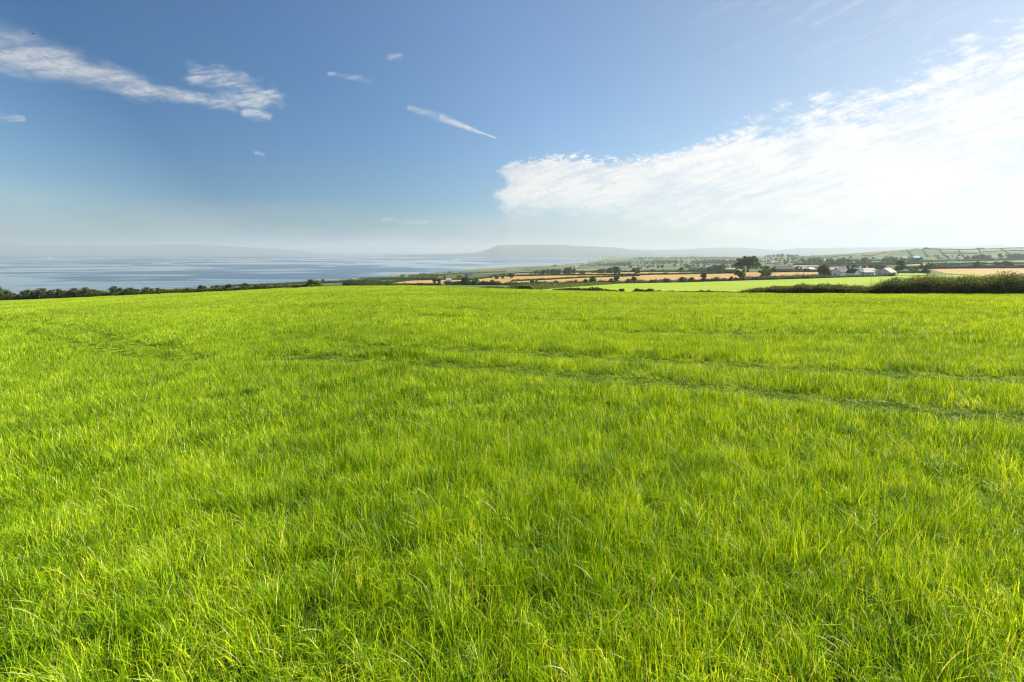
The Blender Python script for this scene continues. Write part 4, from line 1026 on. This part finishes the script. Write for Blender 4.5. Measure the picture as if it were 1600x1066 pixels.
mt(1556, 418.8, 400, 8, 10, 'tall', 'leaf_dark', 'narrow tree beside the widest tree of the long dark hedge')
mt(1570, 418.8, 400, 19, 11, 'round', 'leaf_dark', 'widest tree on the long dark hedge behind the stubble')
mt(1482, 419, 400, 16, 6, 'bush', 'leaf_dark', 'flat dark bush on the crop strip below the hill', 'bush', 'bush')
mt(1496, 416, 450, 5, 5, 'round', 'leaf_dark', 'tiny tree on the crop strip below the square hill field')
mt(1226, 414.4, 700, 9, 6, 'round', 'leaf_mid', 'small round tree alone above the barn roofs')
mt(1302, 414.6, 600, 9, 6, 'round', 'leaf_dark', 'small tree above the farmhouse chimney')
mt(1346, 413.6, 600, 4, 4, 'round', 'leaf_dark', 'tiny lone tree on the hedge line behind the farm')
mt(1360, 413.4, 600, 8, 4, 'bush', 'leaf_dark', 'low tree on the hedge line behind the farm', 'bush', 'bush')
mt(1448, 389.4, 1800, 9, 2.6, 'bush', 'leaf_dark', 'clump of bushes on the skyline above the square hill field', 'bush', 'bush')
mt(1532, 389.8, 1800, 10, 2.2, 'bush', 'leaf_dark', 'long low clump on the skyline of the hill', 'bush', 'bush')
mt(1563, 405, 900, 9, 9, 'round', 'leaf_dark', 'round tree between the two dark copses')
mt(797.5, 436.5, 300, 13, 10, 'round', 'leaf_dark', 'round tree at the corner of the narrow stubble strip')
mt(776, 437, 300, 7, 8, 'ragged', 'leaf_dark', 'small ragged tree left of the round corner tree')
mt(745, 441, 250, 8, 8, 'bush', 'leaf_dark', 'small bush in the seaward corner of the wide stubble', 'bush', 'bush')
mt(727, 445.4, 200, 15, 13, 'ragged', 'leaf_dark', 'tall ragged tree on the crest right of the stubble gap', n=1500)
mt(741, 446, 200, 10, 9, 'bush', 'leaf_dark', 'dark bush at the foot of the tall ragged crest tree', 'bush', 'bush')
mt(679, 445.4, 200, 8, 12, 'tall', 'leaf_dark', 'dark tall tree, left one of two together on the crest')
mt(686, 445.4, 200, 8, 11, 'tall', 'leaf_mid', 'dark tall tree, right one of two together on the crest')
mt(699, 445.6, 200, 11, 6.5, 'bush', 'leaf_dark', 'rounded bush just right of the two crest trees', 'bush', 'bush')
mt(713, 445.6, 200, 12, 5.5, 'bush', 'leaf_dark', 'low bush left of the tall ragged crest tree', 'bush', 'bush')
mt(756, 445.8, 200, 9, 7, 'bush', 'leaf_dark', 'dark bush in the hedge below the seaward stubble corner', 'bush', 'bush')
mt(768, 445.6, 200, 6, 9, 'round', 'leaf_dark', 'small tree in the hedge below the seaward stubble corner')
mt(545, 446.6, 110, 11, 9, 'bush', 'leaf_dark', 'dark bush, first on the crest beyond the lone round bush', 'bush', 'bush')
mt(566, 446.8, 110, 14, 7, 'bush', 'leaf_dark', 'low dark bush, second on the crest beyond the lone round bush', 'bush', 'bush')
mt(590, 446.4, 110, 11, 8, 'bush', 'leaf_dark', 'dark bush nearest the pale stubble point', 'bush', 'bush')
mt(504, 443, 300, 5, 7, 'round', 'leaf_dark', 'little tree standing just right of the lone round bush')
mt(629, 433.6, 700, 7, 5, 'round', 'leaf_mid', 'hazy tree on the coastal fields left of the pair')
mt(657, 430.5, 900, 4, 4, 'round', 'leaf_dark', 'left tiny tree of the pair on the shore skyline')
mt(662, 430, 900, 5, 4, 'round', 'leaf_dark', 'right tiny tree of the pair on the shore skyline')
mt(702, 428, 900, 6, 4, 'round', 'leaf_mid', 'tiny hazy tree on the coastal fields right of the pair')
mt(600, 438.6, 500, 7, 5, 'round', 'leaf_dark', 'hazy tree in the coastal fields above the pale stubble point')
mt(864, 417.5, 1500, 3, 3.4, 'tall', 'leaf_dark', 'left of two tiny trees against the pale bay')
mt(868, 417.5, 1500, 3.6, 3.8, 'tall', 'leaf_dark', 'right of two tiny trees against the pale bay')
for u, w, h, k, lab in ((831, 8, 9, 'round', 'small tree standing in the pasture hedge at its seaward end'), (838.5, 6, 8, 'bush', 'small dark bush touching the first tree of the pasture hedge'),
                        (869.5, 9, 7, 'bush', 'rounded bush in the pasture hedge before the scrub bank'), (900, 6, 8, 'round', 'small tree in the pasture hedge behind the scrub bank'),
                        (915, 7, 9, 'round', 'tree leaning on the large round one in the pasture hedge'), (924, 12, 13, 'round', 'large round tree in the pasture hedge behind the scrub bank'),
                        (955, 9, 9, 'bush', 'broad bush left of the tall hedge tree'), (962.5, 9, 13, 'round', 'tall tree in the middle of the pasture hedge'),
                        (981, 6, 8, 'round', 'slim tree, left of two together in the pasture hedge'), (990, 9, 11, 'round', 'bushier tree, right of two together in the pasture hedge'),
                        (1026, 9, 5, 'bush', 'low bush in the pasture hedge below the orange stubble'), (1041, 12, 7, 'bush', 'wide low bush in the pasture hedge'),
                        (1067, 13, 9, 'bush', 'rounded dark bush, left of two matching ones in the hedge'), (1081, 10, 8, 'bush', 'rounded dark bush, right of two matching ones in the hedge'),
                        (1099, 9, 14, 'tall', 'upright tree standing in the stubble between hedge bushes'), (1118.5, 9, 7, 'bush', 'round bush right of the upright hedge tree'),
                        (1132, 9, 5, 'bush', 'low bush between the round bush and the ivy tree'), (1142, 8, 7.5, 'bush', 'bush just left of the ivy tree')):
    vb = np.interp(u, [780, 900, 1000, 1060, 1100, 1160], [446, 444.8, 442.6, 441.6, 440.4, 438.6])
    mt(u, vb, 110, w, h, k, 'leaf_dark' if u != 924 else 'leaf_mid', lab, 'bush' if k == 'bush' else 'tree', 'bush' if k == 'bush' else 'tree')
mt(995, 430.6, 300, 17, 12, 'round', 'leaf_dark', 'wide dark tree on the upper edge of the wide stubble', n=1500)
mt(963, 431, 300, 9, 13, 'ragged', 'leaf_dark', 'tree breaking the upper hedge right of the rounded wood')
mt(1021, 425.6, 420, 9, 5, 'bush', 'leaf_dark', 'small dark bush on the hedge above the narrow stubble', 'bush', 'bush')
mt(1037, 425.4, 420, 8, 4, 'bush', 'leaf_mid', 'small green bush on the hedge above the narrow stubble', 'bush', 'bush')
mt(1065, 425.4, 420, 11, 8, 'bush', 'leaf_mid', 'hazy green tree left of the shelter belt')
mt(1093, 424.6, 420, 10, 6, 'ragged', 'leaf_olive', 'olive tree in front of the shelter belt')
mt(1108, 424.8, 420, 12, 5.5, 'bush', 'leaf_dark', 'dark bush at the corner of the pale yellow field', 'bush', 'bush')
mt(885, 429, 420, 4, 8, 'tall', 'leaf_dark', 'narrow tree poking out of the large wood')
mt(910, 428.8, 420, 12, 6, 'bush', 'leaf_dark', 'low dark thicket between the two woods', 'bush', 'bush')
mt(1248, 424.8, 330, 9, 9, 'ragged', 'leaf_olive', 'reddish tree behind the tall white barn gable')
mt(1259, 425.4, 330, 13, 6, 'bush', 'leaf_dark', 'dark bush right of the slate roofed barns', 'bush', 'bush')

# ------------------------------------------------------------------ buildings
def quadbox(x0, x1, y0, y1, z0, z1):
    V = [(x0, y0, z0), (x1, y0, z0), (x1, y1, z0), (x0, y1, z0), (x0, y0, z1), (x1, y0, z1), (x1, y1, z1), (x0, y1, z1)]
    return V, [(0, 3, 2, 1), (4, 5, 6, 7), (0, 1, 5, 4), (1, 2, 6, 5), (2, 3, 7, 6), (3, 0, 4, 7)]
def part(name, boxes, mat, parent, label=None):
    V, F = join(boxes); o_ = link(name, mesh_np(name, V, F, [M[mat]]), parent)
    if label: o_['label'] = label
    return o_
def house(u, v, Ymin, yaw, L, Wd, H, ridge_h, wall, roof, label, windows=(), door=None, chims=(), gable_win=(), gr=None, name='house', dy=0, cat='house'):
    """ridge along local x; front wall faces local -y; windows = x positions on the front wall"""
    x, y, z = at_uv(u, v, Ymin)
    e = empty(name, (x, y + dy, hz(x, y + dy) - .1), R_(yaw)); tag(e, label, cat, gr)
    l, w = L / 2, Wd / 2
    V = [(-l, -w, -1), (l, -w, -1), (l, w, -1), (-l, w, -1), (-l, -w, H), (l, -w, H), (l, w, H), (-l, w, H), (-l, 0, ridge_h), (l, 0, ridge_h)]
    F = [(0, 1, 5, 4), (2, 3, 7, 6), (3, 0, 4, 8, 7), (1, 2, 6, 9, 5), (4, 5, 9, 8), (6, 7, 8, 9)]
    part('wall', [(V, F)], wall, e)
    ov, th = .35, .22; sl = (ridge_h - H) / w
    y1 = w + ov; zE = H - ov * sl + .05; lx = l + .25
    RV = [(-lx, -y1, zE), (lx, -y1, zE), (lx, 0, ridge_h + .06), (-lx, 0, ridge_h + .06), (lx, y1, zE), (-lx, y1, zE)]
    RV += [(a, b, c + th) for a, b, c in RV]
    RF = [(6, 7, 8, 9), (9, 8, 10, 11), (0, 3, 2, 1), (3, 5, 4, 2), (0, 1, 7, 6), (4, 5, 11, 10), (1, 2, 8, 7), (2, 4, 10, 8), (3, 0, 6, 9), (5, 3, 9, 11)]
    rf = part('roof', [(RV, RF)], roof, e)
    for cx_ in chims:
        part('chimney', [quadbox(cx_ - .45, cx_ + .45, -.4, .4, ridge_h - .6, ridge_h + 1.1), quadbox(cx_ - .55, cx_ + .55, -.5, .5, ridge_h + 1.1, ridge_h + 1.25)], wall, rf)
    def opening(nm, x0, x1, z0, z1):
        fr = part(nm, [quadbox(x0 - .09, x0 + .02, -w - .07, -w + .05, z0 - .09, z1 + .09), quadbox(x1 - .02, x1 + .09, -w - .07, -w + .05, z0 - .09, z1 + .09),
                       quadbox(x0 + .02, x1 - .02, -w - .07, -w + .05, z1, z1 + .09), quadbox(x0 + .02, x1 - .02, -w - .09, -w + .05, z0 - .09, z0)], 'frame', e)
        part('pane' if nm == 'window' else 'door_leaf', [quadbox(x0 + .02, x1 - .02, -w - .04, -w + .04, z0, z1)], 'glass' if nm == 'window' else 'door', fr)
    for wx in windows:
        ww = wx[1] if isinstance(wx, tuple) else 1.2; wx = wx[0] if isinstance(wx, tuple) else wx
        opening('window', wx - ww / 2, wx + ww / 2, 1.0, min(2.2, H - .4))
    if door is not None: opening('door', door - .5, door + .5, .1, min(2.15, H - .3))
    for gy in gable_win:
        fr = part('window', [quadbox(-l - .08, -l + .05, gy - .55, gy + .55, 1.0, 1.1), quadbox(-l - .08, -l + .05, gy - .55, gy + .55, 2.1, 2.2),
                       quadbox(-l - .075, -l + .05, gy - .56, gy - .49, 1.05, 2.15), quadbox(-l - .075, -l + .05, gy + .49, gy + .56, 1.05, 2.15)], 'frame', e)
        part('pane', [quadbox(-l - .05, -l + .04, gy - .5, gy + .5, 1.1, 2.1)], 'glass', fr)
    return e
house(1312, 432.4, 290, 28, 10.5, 7.2, 3.1, 5.8, 'white', 'slate', 'white farmhouse with dark slate roof and chimneys beside the rounded tree', windows=(-3.2, -.6, (2.4, 1.6)), door=1.0, chims=(-4.7, 4.6), gable_win=(0,))
house(1329.5, 432.6, 290, 107, 6.0, 4.2, 2.8, 4.9, 'white', 'slate', 'small bright white gabled wing projecting from the farmhouse', windows=(0,), name='farm_wing', dy=-1.5, cat='outbuilding')
house(1341, 431.8, 300, 28, 8.5, 6.5, 3.0, 5.6, 'white', 'slate', 'white cottage with dark roof in the middle of the farm row', windows=(-2.4, (.6, 1.8)), door=2.8, chims=(2.8,), name='cottage', dy=2)
house(1358, 431.5, 300, 26, 12, 5.5, 2.7, 4.0, 'white', 'greyroof', 'long low white shed with pale grey roof in the farm row', windows=(-4.2, -1.4, 1.4, 4.2), name='long_shed', dy=4, cat='shed')
house(1363, 428, 330, 12, 11, 5, 2.6, 4.2, 'cream', 'tile', 'brown roofed outbuilding standing behind the long low shed', name='outbuilding', dy=6, cat='outbuilding')
house(1304, 427.5, 330, 10, 8, 5, 2.8, 4.4, 'cream', 'redroof', 'red roofed barn just showing behind the farmhouse', name='barn', dy=4, cat='barn')
house(1384, 431.2, 300, 30, 8.5, 8.6, 2.5, 5.2, 'white', 'tile', 'white bungalow with faded pinkish tile roof at the end of the farm row', windows=(-2.4, 0, 2.4), gable_win=(-1.6, 1.6), name='bungalow')
house(1226, 425, 360, 8, 15, 7, 2.4, 4.9, 'stone', 'slate', 'long slate roofed barn behind the stubble strip', windows=(-4, 3), door=0, name='barn', dy=4, cat='barn')
house(1239, 424.6, 360, 55, 9, 6, 3.0, 6.4, 'white', 'slate', 'tall slate roofed barn with a white edged gable', name='barn', dy=5, cat='barn')
house(1254, 424.8, 380, 12, 9, 6, 2.3, 4.2, 'cream', 'greyroof', 'grey roofed shed half hidden by dark bushes', name='shed', dy=3, cat='shed')
house(1268, 424.8, 360, 20, 5, 5, 2.2, 3.4, 'cream', 'cream', 'small pale cottage left of the rounded farm tree', windows=(0,), name='cottage', dy=2)
house(1280, 431.8, 300, 10, 3.4, 3.2, 3.0, 3.8, 'stone', 'greyroof', 'little grey stone hut under the rounded farm tree', name='hut', dy=-3, cat='hut')
house(1432, 406.2, 900, 3, 22, 14, 5, 7.5, 'blueroof', 'blueroof', 'blue green sheeted shed at the foot of the hill', name='shed', cat='shed')
house(1412, 406, 900, 3, 12, 9, 4, 6.5, 'stone', 'greyroof', 'grey shed left of the blue green one', name='shed', cat='shed')
house(701, 442, 250, 15, 3.6, 3.2, 2.0, 3.0, 'white', 'greyroof', 'tiny white hut among the crest bushes', name='hut', cat='hut')
house(732, 430.5, 900, 10, 14, 8, 3.2, 5.2, 'wallmix', 'slate', 'lone pale house in the coastal fields', windows=(-4, 0, 4))
fars = [(1000, 420, 900), (1008, 418.5, 900), (1075, 419, 700), (1083, 421, 700), (1200, 413, 900), (1208, 412.5, 900), (1214, 414, 800), (1204, 404.6, 1700), (1212, 404.8, 1700), (1222, 405, 1700),
        (1248, 412, 900), (1262, 411, 900), (1276, 410, 900), (1290, 409.5, 900), (1330, 407, 1000), (1350, 406.5, 1000), (1366, 405, 1100), (1398, 406, 900), (1470, 405.5, 1000), (1484, 404.8, 1000), (1498, 404.6, 1000),
        (916, 413.5, 2200), (934, 414, 2000), (970, 411, 2200), (900, 418, 1200), (985, 417.5, 1200), (1040, 411, 1800), (1110, 409, 2000), (1130, 411, 1500), (950, 407.8, 3000), (1068, 406, 2600)]
WHERE = {0: 'beyond the rounded dark wood, nearer the bay', 1: 'beyond the rounded dark wood, right hand of a pair', 2: 'left of the dark shelter belt', 3: 'touching the left end of the shelter belt',
 4: 'in the hamlet just right of the great tree', 5: 'in the middle of the hamlet row above the barns', 6: 'lowest in the hamlet above the barns', 7: 'on the far low shoulder, first of three', 8: 'on the far low shoulder, middle one of three',
 9: 'on the far low shoulder, third of three', 10: 'right of the small lone round tree', 11: 'among grey trees above the small shed', 12: 'among grey trees above the rounded farm tree', 13: 'among grey trees left of the farmhouse chimney line',
 14: 'at the hill foot above the farmhouse', 15: 'at the hill foot above the long low shed', 16: 'at the hill foot above the pink roofed bungalow', 17: 'just left of the grey hill shed', 18: 'below the square hill field, first of three',
 19: 'below the square hill field, middle one of three', 20: 'below the square hill field, third of three', 21: 'by the head of the pale bay', 22: 'inland of the head of the pale bay', 23: 'above the bluish wood close to the bay',
 24: 'behind the large dark wood', 25: 'just above the wide dark stubble tree', 26: 'on the valley floor under the middle hills', 27: 'in the valley above the shelter belt', 28: 'behind the right end of the shelter belt',
 29: 'highest on the middle hills beside the bay', 30: 'near the crest of the middle hills'}
for k, (u, v, ym) in enumerate(fars):
    rs = random.Random(k)
    wl = rs.choice(['wallmix', 'wallmix', 'cream']); rf = rs.choice(['slate', 'greyroof', 'slate'])
    house(u, v, ym, rs.uniform(-30, 40), rs.uniform(10, 14), 7, 2.8, 5.6, wl, rf, 'tiny far ' + ('dark' if rf == 'slate' else 'grey') + ' roofed house ' + WHERE[k], gr='tiny far houses scattered over the farmland', name='far_house')

# ------------------------------------------------------------------ a yacht and an added boat on the lough and a bird
def boat(u, v, label, S=1.0):
    a, s = ray(u, v); Y_ = SEA / s
    e = empty('sailing_boat', (a * Y_, Y_, SEA), R_(25)); tag(e, label, 'boat')
    Hh = [(-5, 0, .8), (-3.5, -1.4, .9), (0, -1.8, .9), (3.4, -1.3, 1.0), (5.5, 0, 1.2), (3.4, 1.3, 1.0), (0, 1.8, .9), (-3.5, 1.4, .9)]
    V = [(x * S, y * S, z * S) for x, y, z in Hh] + [(x * .8 * S, y * .55 * S, -.3 * S) for x, y, z in Hh]
    F = [tuple(range(8)), tuple(range(15, 7, -1))] + [(i, i + 8, (i + 1) % 8 + 8, (i + 1) % 8) for i in range(8)]
    part('hull', [(V, F)], 'hull', e)
    part('mast', [tube((.6 * S, 0, .8 * S), (.6 * S, 0, 13 * S), .09 * S, .05 * S)], 'hull', e)
    def sail(pts, nm):
        V = [np.array(p_) * S for p_ in pts] + [np.array(p_) * S + np.array((0, .06, 0)) for p_ in pts]
        part(nm, [(V, [(0, 1, 2, 3), (7, 6, 5, 4), (0, 4, 5, 1), (1, 5, 6, 2), (2, 6, 7, 3), (3, 7, 4, 0)])], 'sail', e)
    sail([(.4, 0, 2), (-4.2, -.6, 2.1), (-1.6, -.5, 8), (.5, 0, 12.6)], 'mainsail'); sail([(5.2, 0, 1.6), (1.0, .5, 2), (1.2, .3, 6), (.75, 0, 11)], 'jib')
    return e
boat(77.5, 404.6, 'small white sailing boat alone on the blue water', 1.7)
boat(195, 399.5, 'added far white boat standing for town specks on the opposite shore', 1.6)  # added boat in place of the far town's white specks
def bird(u, v, Y_, label, S=1.0):
    a, s = ray(u, v); e = empty('bird', (a * Y_, Y_, s * Y_), R_(40)); tag(e, label, 'bird'); e.scale = (S, S, S)
    body = [(-.32, 0, 0, .01), (-.2, 0, 0, .035), (0, 0, 0, .06), (.14, 0, .01, .05), (.2, 0, .02, .04), (.26, 0, .015, .02), (.3, 0, .01, .004)]
    V = []; F = []
    for k, (x, y, z, r) in enumerate(body):
        for i in range(6): V.append((x, y + r * cos(i * pi / 3), z + r * sin(i * pi / 3)))
    F = [(k * 6 + i, k * 6 + (i + 1) % 6, k * 6 + 6 + (i + 1) % 6, k * 6 + 6 + i) for k in range(6) for i in range(6)]
    part('body', [(V, F)], 'feather', e)
    for sgn in (1, -1):
        P1 = [(.12, sgn * .04, .02), (-.08, sgn * .04, .02), (-.05, sgn * .3, .13), (.11, sgn * .3, .14), (-.08, sgn * .62, .06)]
        V = P1 + [(a_, b_, c_ - .012) for a_, b_, c_ in P1]
        part('wing', [(V, [(0, 1, 2, 3), (3, 2, 4), (5, 8, 7, 6), (8, 9, 7), (0, 3, 8, 5), (1, 6, 7, 2), (3, 4, 9, 8), (2, 7, 9, 4)])], 'feather', e)
bird(1430, 386.2, 150, 'dark bird gliding just above the hill skyline', 1.0)
bird(52, 53, 90, 'dark bird high up over the white streak of cloud', .7)
# ------------------------------------------------------------------ haze
def haze_box():
    x = 24500; z0, z1 = -86.0, 225.0
    V = [(sx_ * x, sy_ * x, z) for z in (z0, z1) for sx_, sy_ in ((-1, -1), (1, -1), (1, 1), (-1, 1))]
    F = [(0, 3, 2, 1), (4, 5, 6, 7), (0, 1, 5, 4), (1, 2, 6, 5), (2, 3, 7, 6), (3, 0, 4, 7)]
    m = bpy.data.materials.new('haze_air'); m.use_nodes = True; m.node_tree.nodes.clear(); T = NT(m.node_tree)
    pv = T.new('ShaderNodeVolumePrincipled'); pv.inputs['Color'].default_value = (0.49, 0.56, 0.615, 1); pv.inputs['Density'].default_value = 0.00013
    pv.inputs['Anisotropy'].default_value = 0.2
    o_ = T.new('ShaderNodeOutputMaterial'); T.l.new(pv.outputs[0], o_.inputs['Volume'])
    tag(link('haze', mesh_np('haze', V, F, [m])), 'thin summer sea haze over land and water', None, None, 'stuff')
haze_box()
